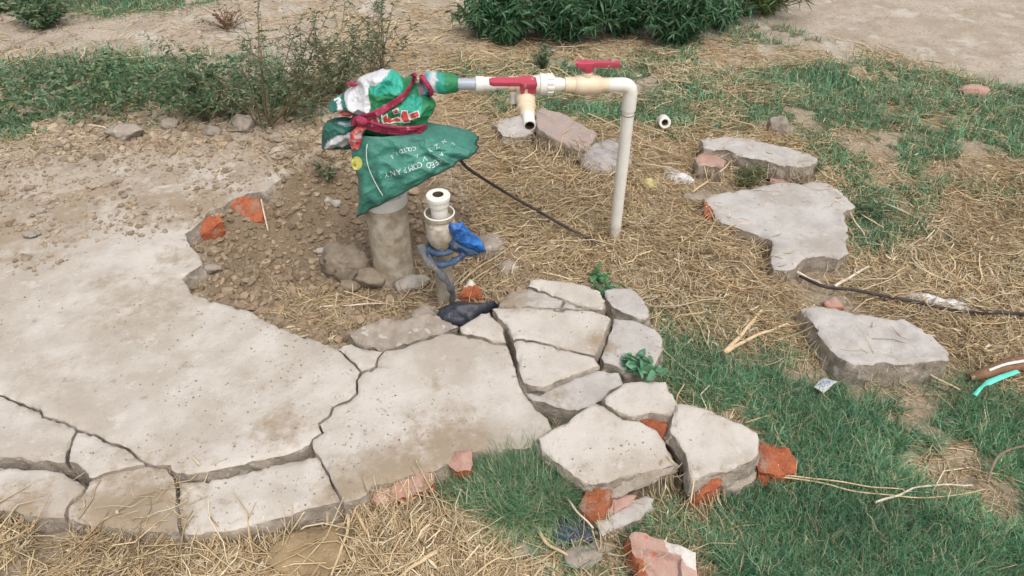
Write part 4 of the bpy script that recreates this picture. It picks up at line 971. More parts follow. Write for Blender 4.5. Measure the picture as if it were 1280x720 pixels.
def fat(q, s=1.2):
    q = np.array(q, float); c = q.mean(0); return [tuple(c+(p-c)*1.0+np.sign(p-c)*s) for p in q]
reds = [[(479, 147), (483, 143), (485, 152), (480, 154)], [(485, 145), (490, 150), (496, 147), (500, 149), (501, 152), (492, 152), (487, 154), (484, 152)], [(503, 139), (508, 139), (512, 152), (505, 153), (501, 146)], [(512, 143), (522, 139), (524, 145), (514, 149)], [(491, 139), (496, 136), (499, 140), (494, 142)], [(466, 150), (470, 147), (473, 153), (467, 153)]]
poly_on([fat(q) for q in reds], M_print, 'letter_edge', .0015)
poly_on(reds, M_printr, 'red_letters', .0028)
poly_on([[(468, 140), (470, 139), (475, 152), (473, 153)], [(476, 142), (478, 142), (479, 153), (477, 153)], [(463, 147), (465, 146), (466, 152), (464, 152)]], M_print, 'letter_strokes', .0018)
# yellow seal
cx_, cy_ = 446, 204
poly_on([[(cx_+7*math.cos(t), cy_+8.5*math.sin(t)) for t in np.linspace(0, 2*math.pi, 17)[:-1]]], M_printy, 'round_seal', .0022)
seam = smooth_pts([drape(a, b, .002) for a, b in ((459, 180), (458, 190), (459, 203), (464, 218), (471, 232), (478, 244), (482, 252))], 5)
tube('seam', seam, .0016, M_print, sack, 6)
# small white P-like mark on the horn tip
poly_on([[(417, 124), (424, 121), (427, 125), (425, 129), (421, 130), (420, 127), (423, 126), (422, 124), (418, 127)]], M_print, 'corner_mark', .002)

# ------------------------------------------------------------------ cables, strips, twigs
cab = smooth_pts([P(575, 200, YC+.0), P(590, 214, YC+.05), GG(636, 243, .08), GG(680, 268, .06), GG(715, 288, .045), GG(746, 303, .03), GG(760, 312, .0)], 8)
tag(tube('black_cable', cab, .0055, M_cable, seg=10), 'black cable sloping from under the sack down to the foot of the standing pipe', 'cable')
cab = smooth_pts([GG(1000, 345, .02), GG(1030, 358, .035), GG(1065, 362, .04), GG(1100, 369, .04), GG(1140, 376, .035), GG(1190, 388, .03), GG(1235, 390, .038), GG(1262, 391, .04), GG(1330, 398, .04)], 6)
tag(tube('black_cable', cab, .0055, M_cable, seg=8), 'dark hose running through the straw to the right picture edge', 'cable')
def stick(label, pts, r, m, lift=.012, name='straw_stick', cat='stick', grp='long dry stalks', taper=.6):
    p = smooth_pts([GG(a, b, lift, True) for a, b in pts], 5)
    p = p+np.column_stack([0*p[:, 0], 0*p[:, 0], .002*np.sin(np.arange(len(p)))])
    return tag(tube(name, p, np.linspace(r, r*taper, len(p)), m, seg=7), label, cat, grp)
stick('pale stalk leaning from the foot of the L shaped slab, left one', [(993, 339), (1010, 347), (1027, 355)], .005, M_twigp, .02)
stick('thick pale stalk right of the L shaped slab, pointing up right', [(1043, 358), (1065, 345), (1086, 333)], .006, M_twigp, .02)
stick('short thick stalk lying in straw right of the white rag', [(1232, 330), (1244, 348), (1256, 368)], .006, M_twigp, .02)
stick('stout bent stalk at the edge of straw and grass, forked top', [(905, 441), (925, 420), (940, 402), (952, 388)], .007, M_twig, .03)
stick('second stout stalk of the fork, lying flatter', [(908, 440), (935, 424), (960, 414), (985, 405)], .006, M_twig, .03)
stick('yellow dry runner across the grass, lower strand', [(960, 596), (1010, 600), (1060, 612), (1120, 620), (1180, 621), (1232, 611)], .0022, M_twig, .035)
stick('yellow dry runner across the grass, upper strand', [(970, 594), (1020, 598), (1080, 607), (1130, 612)], .0022, M_twig, .037)
stick('pale grass stalk crossing the yellow runners, bent upwards', [(1094, 628), (1125, 618), (1150, 608), (1190, 606), (1215, 607)], .003, M_twigp, .04)
stick('brown curved twig rising from the grass at the right edge', [(1234, 604), (1240, 585), (1250, 568), (1270, 560), (1300, 552)], .004, M_twigd, .045)
stick('dry stalk lying across the concrete near the long gap', [(241, 572), (249, 580), (258, 588)], .0035, M_twigp, .006)
stick('thin dry stem propped on the pit wall beside the orange brick', [(325, 244), (329, 262), (335, 288)], .004, M_twigp, .03)
stick('reddish thin stem lying on the pit slope', [(355, 272), (372, 260), (390, 248)], .003, M_twigd, .012)
stick('pale straw laid across the straw bed left of the standing pipe', [(701, 224), (707, 212), (714, 196)], .0045, M_twig, .025)
stick('long straw slanting behind the reddish chunk', [(735, 142), (765, 155), (800, 172), (828, 190)], .003, M_twig, .03)
stick('long pale straw in the lower pit, nearly level', [(400, 384), (440, 381), (480, 379)], .0035, M_twigp, .02)
stick('straw crossing the lower pit towards the casing', [(430, 364), (460, 373), (498, 384)], .0025, M_twig, .03)
stick('thin straw standing up from the orange shard to the right', [(575, 356), (590, 340), (618, 322), (650, 300)], .0025, M_twig, .03)
stick('long bent straw right of the small brown block', [(866, 240), (885, 226), (903, 212), (915, 200)], .0045, M_twig, .035)
stick('long straw above the boulder at the right', [(1105, 254), (1150, 274), (1200, 303)], .003, M_twigp, .02)
stick('stalk lying in front of the boulder, right part', [(1108, 462), (1140, 462), (1170, 472), (1200, 488)], .004, M_twig, .03)
stick('thick dry stem at the bottom edge of the foreground', [(355, 678), (340, 694), (322, 712), (310, 730)], .006, M_twigp, .03)
stick('slanting thick stem in the foreground straw, centre left', [(545, 690), (525, 702), (505, 716), (490, 730)], .005, M_twig, .04)
stick('pair of dry stems rising by the crack end in the foreground', [(434, 628), (445, 640), (453, 655), (462, 672)], .005, M_twig, .03)
stick('long stem bending down the foreground beside the yellow clay', [(436, 645), (434, 665), (425, 690), (414, 720)], .004, M_twig, .03)
stick('brown stem among stones at the bottom centre', [(672, 662), (685, 680), (710, 694)], .005, M_twig, .03)

stick('pale stem crossing the dark plastic scrap', [(708, 622), (722, 640), (742, 660)], .003, M_twigp, .06)
# pvc elbow stub in the grass behind
p0 = GG(827, 154, .04)
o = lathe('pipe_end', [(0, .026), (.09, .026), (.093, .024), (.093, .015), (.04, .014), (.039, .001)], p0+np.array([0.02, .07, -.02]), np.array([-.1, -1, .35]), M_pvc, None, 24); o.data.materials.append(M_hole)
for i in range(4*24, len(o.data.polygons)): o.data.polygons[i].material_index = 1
o.data.polygons[len(o.data.polygons)-2].material_index = 0
tag(o, 'open white plastic pipe end poking out of the straw right of the upright pipe', 'pipe')
RG = None
piece('plastic_rag', 'whitish crumpled rag lying in the straw at the right', [(1128, 362), (1140, 358), (1158, 362), (1180, 367), (1205, 370), (1221, 378), (1218, 386), (1200, 387), (1180, 382), (1160, 378), (1140, 372)], gzat(1170, 372)+.04, .03, 0, .05, 0, [M_rag, M_rag], cat='rag', dome=.022, top_amp=.010, rough=.008)
piece('plastic_scrap', 'crumpled silvery plastic scrap beside the small brown block', [(828, 205), (838, 204), (848, 207), (860, 212), (870, 220), (858, 221), (842, 219), (832, 213)], gzat(848, 215)+.03, .02, 0, .0, 0, [M_rag, M_rag], cat='plastic scrap', dome=.02, top_amp=.012, rough=.008)
piece('plastic_scrap', 'yellowish dry leaf and plastic scrap right of the standing pipe', [(784, 220), (795, 218), (810, 216), (824, 219), (826, 226), (816, 230), (800, 226)], gzat(805, 225)+.035, .012, 0, .1, 0, [M_yellow, M_yellow], cat='scrap', dome=.012, top_amp=.012, rough=.006)
piece('foil_sachet', 'small torn sachet with a blue print lying in the grass', [(1019, 482), (1032, 471), (1048, 476), (1040, 482), (1030, 489)], gzat(1033, 480)+.045, .004, 0, .25, 0, [M_foil, M_foil, M_foilb], cat='sachet', res=.004, top_amp=.003, paint=[([(1023, 481), (1032, 474), (1042, 477), (1034, 482), (1028, 484)], 2)])
piece('paper_scrap', 'triangular white scrap standing at the foot of the large edge tile', [(294, 672), (306, 664), (318, 652), (327, 650), (326, 660), (323, 671), (308, 673)], gzat(312, 665)+.045, .003, 0, 1.0, 0, [M_white, M_white], cat='scrap', top_amp=.001, res=.006)
tl = smooth_pts([GG(1272, 464, .05), GG(1250, 472, .055), GG(1236, 478, .055), GG(1228, 483, .05), GG(1218, 494, .045)], 6)
tag(tube('plastic_strip', tl, np.interp(np.linspace(0, 1, len(tl)), [0, .5, .7, 1], [.007, .009, .004, .006]), M_teal, seg=8, flat=.35), 'turquoise plastic strip lying beside the rusty brown tube', 'plastic strip')
pp = smooth_pts([GG(1213, 472, .02), GG(1228, 468, .03), GG(1245, 462, .035), GG(1270, 455, .04), GG(1330, 447, .045)], 6)
bt = thing('brown_tube', pp[0], 'rusty brown tube with a pale rim at the right picture edge', 'tube')
tube('tube_body', pp, np.linspace(.012, .026, len(pp)), M_rust, bt, 12)
pp2 = smooth_pts([GG(1236, 463, .05), GG(1255, 456, .062), GG(1275, 452, .068), GG(1330, 443, .07)], 6)
tube('pale_rim', pp2, .004, M_pvc, bt, 8)

# ------------------------------------------------------------------ vegetation & litter (vectorised strips)
def strips(C, side, width, prof, col, tubelike=False):
    """C: N,K,3 centre lines; side: N,3; width: N; prof: K; col N,3"""
    N_, K = C.shape[:2]
    T = C[:, -1]-C[:, 0]; T /= np.maximum(np.linalg.norm(T, axis=1, keepdims=True), 1e-9)
    if tubelike:
        nrm = np.cross(T, side); nrm /= np.maximum(np.linalg.norm(nrm, axis=1, keepdims=True), 1e-9)
        vs = []
        for k in range(3):
            a = 2*math.pi*k/3; off = side*math.cos(a)+nrm*math.sin(a)
            vs.append(C+off[:, None, :]*(width[:, None, None]*prof[None, :, None]*.5))
        V = np.stack(vs, 2).reshape(-1, 3); M = 3
    else:
        V = np.stack([C-side[:, None, :]*(width[:, None, None]*prof[None, :, None]*.5), C+side[:, None, :]*(width[:, None, None]*prof[None, :, None]*.5)], 2).reshape(-1, 3); M = 2
    b = (np.arange(N_)*K*M)[:, None]; fs = []
    for i in range(K-1):
        for k in range(M if M > 2 else 1):
            k2 = (k+1) % M
            fs.append(np.concatenate([b+i*M+k, b+i*M+k2, b+(i+1)*M+k2, b+(i+1)*M+k], 1))
    return V, np.concatenate(fs, 0), np.repeat(col, K*M, 0)
def sample(n, y0, y1, zones, s=0, wid=.62, pw=1.0):
    u = R.random(n); y = y0*(y1/y0)**u; x = R.uniform(-1, 1, n)*(wid*y+.95)
    d = dens(zones, x, y, s=s); k = R.random(n) < d**pw
    return x[k], y[k], d[k]
def unit(v): return v/np.maximum(np.linalg.norm(v, axis=-1, keepdims=True), 1e-9)
# straw
def make_straw(n, y0, y1, zones, Lr, wr_, lift, name, label, zsurf=SURF, s=3, pw=1.0, tint=1.0, K=5):
    x, y, d = sample(n, y0, y1, zones, s, pw=pw)
    bare = bil(SURF, x, y)-bil(GZ, x, y) > .025; tile = sdist(STRAW[0][0], x, y) > .02
    ok = ~bare | (R.random(len(x)) < np.where(tile, .34*sstep(-.5, .6, fbm(x*9, y*9, 0, 99, 3)), .02)); x, y, d = x[ok], y[ok], d[ok]; N_ = len(x)
    # combed swirls rather than pure random
    a = math.pi*fbm(x*2.2, y*2.2, 0, 77, 2)*1.3+R.normal(0, .75, N_)
    L_ = R.uniform(*Lr, N_)*R.choice([1, 1, .6, 1.5], N_); dirv = np.stack([np.cos(a), np.sin(a), np.zeros(N_)], 1)
    t = np.linspace(-.5, .5, K); bend = R.normal(0, .22, N_); kink = R.normal(0, .11, (N_, K))
    sd_ = np.stack([-np.sin(a), np.cos(a), np.zeros(N_)], 1)
    C = np.stack([x, y, 0*x], 1)[:, None, :]+dirv[:, None, :]*(L_[:, None, None]*t[None, :, None])+sd_[:, None, :]*((bend*L_)[:, None, None]*((t**2)*2)[None, :, None])+sd_[:, None, :]*(kink*L_[:, None])[:, :, None]*.4
    h = bil(zsurf, C[:, :, 0], C[:, :, 1]); hm = h.mean(1, keepdims=True); h = hm*.6+np.maximum(h, hm-.02)*.4
    base_ = R.random(N_)**1.6*lift*d; tilt = R.normal(0, .13, N_)*L_
    z = np.maximum(h+base_[:, None]+tilt[:, None]*t[None, :]+.02*L_[:, None]*R.normal(0, 1, (N_, K)), bil(zsurf, C[:, :, 0], C[:, :, 1])-.004)+.002
    C[:, :, 2] = z
    pal = np.array([[.80, .66, .44], [.70, .54, .34], [.86, .76, .57], [.55, .41, .26], [.36, .27, .17], [.68, .59, .45]])*tint
    col = pal[R.choice(6, N_, p=[.27, .24, .17, .13, .09, .10])]*R.uniform(.75, 1.12, (N_, 1))
    w = R.uniform(*wr_, N_)*(1+.12*np.maximum(y-1.5, 0))
    V, F_, cc = strips(C, sd_, w, np.array([.8, 1, 1, .95, .6])[:K] if K == 5 else np.ones(K), col, True)
    o = mk(name, V, F_, M_straw, attrs=dict(var=cc), smooth=True, loc=np.zeros(3)); tag(o, label, None, None, 'stuff'); o['category'] = name.replace('_', ' '); return o
make_straw(250000, .62, 5.5, STRAW, (.025, .13), (.0011, .0030), .035, 'straw_litter', 'loose bed of dry straw scattered over the ground')
make_straw(16000, .62, 4.5, STRAW, (.07, .22), (.0030, .0052), .045, 'coarse_straw', 'thicker dry stalks tangled in the straw bed', K=5)
# broad dry leaf blades and chaff
x, y, d = sample(60000, .62, 5, STRAW, 3)
ok = (bil(SURF, x, y)-bil(GZ, x, y) < .025) | (R.random(len(x)) < .03); x, y, d = x[ok], y[ok], d[ok]; N_ = len(x); a = R.uniform(0, 6.28, N_)
L_ = R.uniform(.008, .05, N_); t = np.linspace(-.5, .5, 4); dv = np.stack([np.cos(a), np.sin(a), R.normal(0, .25, N_)], 1); sdv = unit(np.stack([-np.sin(a), np.cos(a), R.normal(0, .5, N_)], 1))
C = np.stack([x, y, bil(SURF, x, y)+.004+R.random(N_)*.03*d], 1)[:, None, :]+dv[:, None]*(L_[:, None, None]*t[None, :, None]); C[:, :, 2] += (R.normal(0, .25, N_)*L_)[:, None]*(t**2)[None]*3
C[:, :, 2] = np.maximum(C[:, :, 2], bil(SURF, C[:, :, 0], C[:, :, 1])+.001)
pal = np.array([[.60, .49, .33], [.50, .37, .22], [.66, .58, .44], [.42, .30, .18]])
V, F_, cc = strips(C, sdv, R.uniform(.002, .007, N_), np.array([.4, 1, .9, .2]), pal[R.choice(4, N_)]*R.uniform(.75, 1.1, (N_, 1)))
tag(mk('dry_leaf_litter', V, F_, M_straw, attrs=dict(var=cc), loc=np.zeros(3)), 'small curled dry leaves and chaff in the straw', 'leaf litter', kind='stuff')
# grass
def make_grass(n, y0, y1, zones, Lr, wr_, name, label, s=0, pal=None, lean=.8, pw=1.0, pr=None):
    x, y, d = sample(n, y0, y1, zones, s, pw=pw)
    # keep grass off the concrete
    ok = (bil(SURF, x, y)-bil(GZ, x, y) < .02); x, y, d = x[ok], y[ok], d[ok]; N_ = len(x)
    cl = vn(x*30, y*30, 0, 44); a = R.uniform(0, 6.28, N_)+cl*1.5; ln = np.abs(R.normal(lean, .35, N_))
    L_ = R.uniform(*Lr, N_)*(.75+.35*fbm(x*8, y*8, 0, 46, 2)+.2*d)
    t = np.linspace(0, 1, 5)[None, :]
    hor = (np.sin(ln)[:, None]*t*.6+(t**2)*.55*np.minimum(ln, 1.4)[:, None])*L_[:, None]; ver = (np.cos(np.minimum(ln, 1.3))[:, None]*t+.25*t-.35*t**2*np.minimum(ln, 1.4)[:, None])*L_[:, None]
    wob = R.normal(0, .06, (N_, 5))*L_[:, None]*t
    C = np.stack([x[:, None]+np.cos(a)[:, None]*hor-np.sin(a)[:, None]*wob, y[:, None]+np.sin(a)[:, None]*hor+np.cos(a)[:, None]*wob, bil(GZ, x, y)[:, None]-.003+np.maximum(ver, 0)], 2)
    sdv = unit(np.stack([-np.sin(a), np.cos(a), R.normal(0, .5, N_)], 1))
    pal_ = np.array(pal or [[.095, .25, .13], [.15, .34, .185], [.075, .18, .10], [.23, .43, .26], [.36, .42, .23], [.58, .49, .31]])
    col = pal_[R.choice(len(pal_), N_, p=pr or [.25, .24, .15, .15, .12, .09])]*R.uniform(.7, 1.25, (N_, 1))*(1+.35*fbm(x*5, y*5, 0, 48, 3))[:, None]
    w = R.uniform(*wr_, N_)*(1+.25*np.maximum(y-1.5, 0))
    V, F_, cc = strips(C, sdv, w, np.array([.9, 1, .85, .55, .08]), col)
    return tag(mk(name, V, F_, M_grass, attrs=dict(var=cc), loc=np.zeros(3)), label, 'grass', kind='stuff')
make_grass(520000, .60, 3.0, GRASS[:5], (.025, .075), (.0013, .0027), 'grass', 'fine dark green grass growing on the right and round the slab')
make_grass(900000, 1.0, 1.6, [(GRASS[1][0], 1.0, -.9)], (.06, .13), (.0012, .0024), 'tall_grass', 'taller grass tuft leaning against the front of the broken plates', lean=.85, pr=[.2, .2, .12, .14, .16, .18])
make_grass(330000, 2.2, 9.0, GRASS[4:], (.025, .06), (.0018, .0030), 'short_grass', 'thin patchy grass growing across the background')

# clods & pebbles
import bmesh
def base_rocks(n, sub, seed):
    out = []
    for i in range(n):
        bm = bmesh.new(); bmesh.ops.create_icosphere(bm, subdivisions=sub, radius=1)
        V = np.array([v.co[:] for v in bm.verts]); F_ = np.array([[v.index for v in f.verts] for f in bm.faces]); bm.free()
        rr = np.random.default_rng(seed+i)
        for _ in range(7):
            nn = rr.normal(size=3); nn /= np.linalg.norm(nn); k = V@nn-rr.uniform(.55, .85); V = V-np.maximum(k, 0)[:, None]*nn
        V = V*(1+.38*fbm(V[:, 0]*2+i*9, V[:, 1]*2, V[:, 2]*2, i, 3))[:, None]
        out.append((V, F_))
    return out
def scatter_rocks(name, label, x, y, r, seed, sub=1, pal=None, zsurf=GZ, sq=.65, sink=.25):
    B = base_rocks(10, sub, seed); N_ = len(x); V_ = []; F__ = []; c_ = []; n0 = 0
    z = bil(zsurf, x, y); pal = np.array(pal)
    for b in range(10):
        k = np.arange(b, N_, 10)
        if not len(k): continue
        V, Fb = B[b]; a = R.uniform(0, 6.28, len(k)); ca, sa = np.cos(a)[:, None], np.sin(a)[:, None]
        s3 = np.stack([R.uniform(.8, 1.3, len(k)), R.uniform(.7, 1.1, len(k)), R.uniform(sq*.7, sq*1.3, len(k))], 1)
        Q = V[None]*s3[:, None]*r[k][:, None, None]
        Q = np.stack([Q[..., 0]*ca-Q[..., 1]*sa+x[k][:, None], Q[..., 0]*sa+Q[..., 1]*ca+y[k][:, None], Q[..., 2]+z[k][:, None]+(r[k]*sink)[:, None]], 2)
        V_.append(Q.reshape(-1, 3)); F__.append((Fb[None]+(np.arange(len(k))*len(V))[:, None, None]+n0).reshape(-1, 3)); n0 += len(k)*len(V)
        cc = pal[R.choice(len(pal), len(k))]*R.uniform(.8, 1.2, (len(k), 1)); c_.append(np.repeat(cc, len(V), 0))
    return tag(mk(name, np.vstack(V_), np.vstack(F__), M_rubble, smooth=False, attrs=dict(var=np.vstack(c_)), loc=np.zeros(3)), label, name.replace('_', ' '), kind='stuff')
PAL = [[1, 1, 1], [1.15, 1.12, 1.08], [.85, .82, .8], [1.25, 1.22, 1.2], [.95, .9, .82], [1.35, 1.33, 1.32]]
pw_ = sample(70000, 1.2, 3.1, [(np.array([G(a, b) for a, b in [(225, 292), (262, 255), (345, 215), (400, 160), (560, 160), (640, 250), (700, 300), (690, 350), (600, 395), (470, 436), (405, 440), (300, 395), (225, 365), (235, 320)]]), 1.0, -1.2)], 5); x, y, d = pw_
r = .002+.015*R.random(len(x))**4+.014*(R.random(len(x)) < .035)*R.random(len(x))
ok = bil(DL, x, y) < .02
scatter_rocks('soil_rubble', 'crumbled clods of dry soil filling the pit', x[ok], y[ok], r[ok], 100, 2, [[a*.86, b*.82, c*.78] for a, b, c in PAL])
big = R.random(len(x)) < .02
# soil crumbs over the covered part of the slab
zon = [(Zc, .9, -.25)]
x, y, d = sample(60000, 1.9, 5.5, zon, 6); near = R.random(len(x)) < np.clip(1.25-.33*(y-1.9), .12, 1); x, y = x[near], y[near]
r = .0022+.010*R.random(len(x))**4+.010*(R.random(len(x)) < .04)
scatter_rocks('soil_crumbs', 'crumbs and small clods of dry soil over the buried slab', x, y, r, 200, 1, PAL, SURF)
ridge = poly_w([(60, 150), (300, 135), (440, 150), (440, 200), (300, 185), (60, 195)], 0)
x, y, d = sample(16000, 2.4, 3.5, [(ridge, 1, -.7)], 7); r = .005+.022*R.random(len(x))**4
scatter_rocks('ridge_clods', 'row of larger soil clods along the ridge below the weeds', x, y, r, 300, 2, PAL, SURF)
x, y, d = sample(16000, .62, 3.6, [(poly_w([(-200, 640), (700, 620), (900, 650), (900, 900), (-200, 900)], -.1), .35, -.5), (poly_w([(640, 200), (1280, 250), (1280, 480), (850, 420)], -.07), .25, -.3)], 8); r = .002+.010*R.random(len(x))**4
scatter_rocks('loose_gravel', 'loose crumbs between the straw', x, y, r, 400, 1, PAL)
# dust specks on the concrete
x, y, d = sample(30000, .9, 2.4, [(poly_w([(-100, 400), (200, 330), (420, 430), (800, 380), (850, 600), (400, 640), (-100, 640)], 0), .5, -.1)], 9)
on = (bil(SURF, x, y)-bil(GZ, x, y) > .05); x, y = x[on], y[on]; r = .0007+.003*R.random(len(x))**4
scatter_rocks('slab_grit', 'fine grit lying on the pale concrete', x, y, r, 500, 1, PAL, SURF)

# shrubs & weeds
def shrub(name, label, basepx, H, nst, spread, leafL, leafW, nleaf, pal, cat='shrub', grp=None, droop=0.0, stem_r=.003, bare=.15, sub=3, seed=0, world=None, leafpal_p=None, lean=(0, 0)):
    rg = np.random.default_rng(seed)
    b = GG(*basepx, 0, True) if world is None else np.array([world[0], world[1], sz(*world)])
    root = thing(name, b, label, cat, grp)
    C = []; Wd = []; leafC = []; leafS = []; leafW_ = []; cols = []
    pal = np.array(pal)
    def leaves(pts, n, sc_):
        for _ in range(n):
            t = rg.uniform(bare, 1); i = t*(len(pts)-1); j = int(min(i, len(pts)-2)); p = pts[j]+(pts[j+1]-pts[j])*(i-j)
            a = rg.uniform(0, 6.28); el = rg.uniform(-.3, .9)-droop; d = np.array([math.cos(a)*math.cos(el), math.sin(a)*math.cos(el), math.sin(el)])
            L = leafL*rg.uniform(.55, 1.2)*sc_; tt = np.linspace(0, 1, 4)[:, None]
            c = p+d*L*tt+np.array([0, 0, -1.])*(tt**2)*L*(.25+droop*.4)
            leafC.append(c); s = np.cross(d, rg.normal(size=3)); leafS.append(s/np.linalg.norm(s)); leafW_.append(leafW*rg.uniform(.7, 1.2)*sc_)
            cols.append(pal[rg.integers(len(pal))]*rg.uniform(.7, 1.3))
    for s_ in range(nst):
        a = rg.uniform(0, 6.28); out = rg.uniform(.15, 1)*spread; h = H*rg.uniform(.55, 1.05)*(1-.35*(out/spread)**2)
        tip = b+np.array([math.cos(a)*out+lean[0]*h, math.sin(a)*out*.8+lean[1]*h, h]); mid = b+(tip-b)*.5+np.array([math.cos(a), math.sin(a), 0])*(-.10)*out+rg.normal(0, .02, 3)*H+np.array([0, 0, .06*h])
        t = np.linspace(0, 1, 7)[:, None]; st0 = b+np.array([rg.normal(0, .02)*spread, rg.normal(0, .02)*spread, -.01])
        pts = st0*(1-t)**2+2*t*(1-t)*mid+tip*t**2+rg.normal(0, .006, (7, 3))*t*H; pts[:, 2] -= droop*.18*h*(t[:, 0]**3)
        C.append(pts); Wd.append(stem_r*2); leaves(pts, nleaf, 1)
        for q in range(sub):
            j = rg.integers(2, 6); p = pts[j]; dd = unit(pts[j]-pts[j-1]+rg.normal(0, .45, 3)); l = h*rg.uniform(.2, .45)
            bp_ = p+dd*l*t+np.array([0, 0, 1])*(t**2)*l*.2*(1-droop*2); C.append(bp_); Wd.append(stem_r*1.1); leaves(bp_, max(2, int(nleaf*.5)), .85)
    C = np.array(C); sdv = np.tile([1., 0, 0], (len(C), 1)); V, F_, cc = strips(C, sdv, np.array(Wd), np.array([1, .95, .85, .75, .6, .45, .25]), np.ones((len(C), 3)), True)
    mk('stem', V, F_, M_stem, root)
    if leafC:
        V, F_, cc = strips(np.array(leafC), np.array(leafS), np.array(leafW_), np.array([.25, 1, .75, .05]), np.array(cols))
        mk('foliage', V, F_, M_leaf, root, attrs=dict(var=cc))
    return root
PD = [[.05, .13, .06], [.07, .17, .08], [.035, .10, .045], [.12, .23, .13], [.08, .15, .06]]
PO = [[.15, .19, .10], [.11, .16, .085], [.19, .22, .14], [.10, .14, .075], [.25, .25, .17]]
PW = [[.085, .18, .09], [.12, .21, .105], [.07, .14, .07], [.18, .25, .14], [.25, .26, .16]]
# dense bushes at the top
for i, (bx, by, H, n, sp_, lab) in enumerate([(625, 50, .30, 70, .30, 'leftmost dense dark green bush at the top, long drooping leaves'), (702, 48, .38, 80, .38, 'dense dark green bush at the top centre, above the first red valve'), (775, 40, .42, 70, .36, 'dense dark green bush at the top behind the standing pipe elbow'), (848, 52, .38, 70, .30, 'dark bush whose skirt hangs lowest, right of the standing pipe'), (900, 30, .30, 40, .26, 'thinner dark bush between the low hanging one and the yellowish one')]):
    shrub('leafy_bush', lab, (bx, by), H, n, sp_, .065, .011, 26, PD, 'bush', 'dense bushes along the top', droop=[.38, .25, .42, .3, .3][i], seed=20+i, sub=4, bare=.05)
shrub('leafy_bush', 'yellowish green grassy bush at the top, right end of the row', (955, 18), .32, 80, .32, .08, .007, 18, [[.13, .19, .06], [.17, .21, .08], [.08, .14, .05]], 'bush', 'dense bushes along the top', seed=30, sub=1)
shrub('leafy_bush', 'low rounded green bush at the top left corner', (55, 34), .20, 60, .24, .04, .014, 20, PW, 'bush', 'low green bushes', seed=31, bare=.05)
shrub('leafy_bush', 'second low green bush behind the corner bush at far left', (10, 12), .16, 30, .20, .04, .014, 18, PW, 'bush', 'low green bushes', seed=36, bare=.05)
# bare stemmed shrubs left of the sack
shrub('wild_shrub', 'tall open shrub with olive leaves on thin bare stems, rising left of the sack', (335, 160), .60, 17, .58, .030, .0070, 22, PO, 'shrub', 'open wild shrubs', seed=41, stem_r=.0035, bare=.3, sub=4, lean=(.12, .05))
shrub('wild_shrub', 'shrub leaning right behind the top of the sack, sparse olive leaves', (352, 150), .56, 10, .40, .030, .0070, 24, PO, 'shrub', 'open wild shrubs', seed=42, stem_r=.0035, bare=.35, sub=4, lean=(.75, .2))
shrub('wild_shrub', 'greener shrub left of the bare stemmed one, small dense leaves', (262, 152), .42, 20, .36, .034, .010, 26, PW, 'shrub', 'open wild shrubs', seed=43, bare=.2, sub=3)
shrub('wild_shrub', 'thin twiggy shrub directly behind the sack', (425, 118), .40, 14, .30, .032, .008, 26, PO, 'shrub', 'open wild shrubs', seed=44, bare=.2, sub=3, lean=(.1, 0))
shrub('wild_shrub', 'thin olive shrub directly left of the sack top, behind the tall open shrub', (392, 128), .40, 9, .36, .030, .007, 20, PO, 'shrub', 'open wild shrubs', seed=61, bare=.25, sub=4, lean=(.25, .1))
shrub('wild_shrub', 'faint sparse shrub just behind the sleeve end of the sack', (462, 100), .34, 7, .34, .030, .007, 16, PO, 'shrub', 'open wild shrubs', seed=62, bare=.25, sub=3, lean=(.35, .1))
shrub('wild_shrub', 'lone thin shrub with bare fork at the top, up and right of the sack', (478, 88), .42, 9, .26, .032, .008, 22, PO, 'shrub', 'open wild shrubs', seed=45, bare=.3, sub=2, lean=(.15, 0))
shrub('dry_shrub', 'small dead shrub with rusty red twigs near the top left', (285, 36), .14, 26, .20, .018, .006, 7, [[.25, .08, .05], [.2, .09, .05], [.16, .06, .04]], 'shrub', None, seed=46, bare=.2, sub=2, stem_r=.003)
shrub('small_weed', 'thin upright weed in front of the dense bushes, above the valves', (680, 88), .17, 12, .09, .028, .006, 16, PW, 'weed', 'small single weeds', seed=47, bare=.1)
shrub('small_weed', 'small toothed green weed growing from the crack at the back rim of the slab', (765, 388), .10, 12, .11, .03, .010, 12, [[.10, .26, .12], [.13, .30, .14], [.07, .2, .09]], 'weed', 'small single weeds', seed=48, bare=.1, lean=(-.5, .4), sub=2, stem_r=.002)
shrub('small_weed', 'low cluster of broad pale green leaves on the corner of the rounded rim piece', (799, 462), .03, 9, .075, .045, .030, 5, [[.17, .36, .21], [.13, .29, .17], [.20, .40, .25]], 'weed', 'small single weeds', seed=70, bare=.3, stem_r=.0015, sub=0)
shrub('small_weed', 'single round leaved seedling above the rim weed, in the straw', (746, 352), .05, 4, .03, .04, .03, 4, [[.14, .32, .15]], 'weed', 'small single weeds', seed=49, bare=.5, stem_r=.0015, sub=0)
shrub('small_weed', 'faded weed on the slope just left of the sack', (412, 222), .10, 10, .10, .025, .006, 10, PO, 'weed', 'small single weeds', seed=50)
shrub('small_weed', 'grassy weed between the small brown block and the L shaped slab', (935, 232), .10, 30, .10, .05, .004, 5, [[.12, .17, .08], [.25, .25, .13]], 'weed', 'small single weeds', seed=51)
shrub('small_weed', 'green weed at the right end of the long concrete bar', (1012, 215), .07, 20, .08, .04, .005, 6, PW, 'weed', 'small single weeds', seed=52)
shrub('small_weed', 'leafy weed growing against the right side of the L shaped slab', (1085, 272), .07, 26, .12, .04, .005, 8, PW, 'weed', 'small single weeds', seed=53)
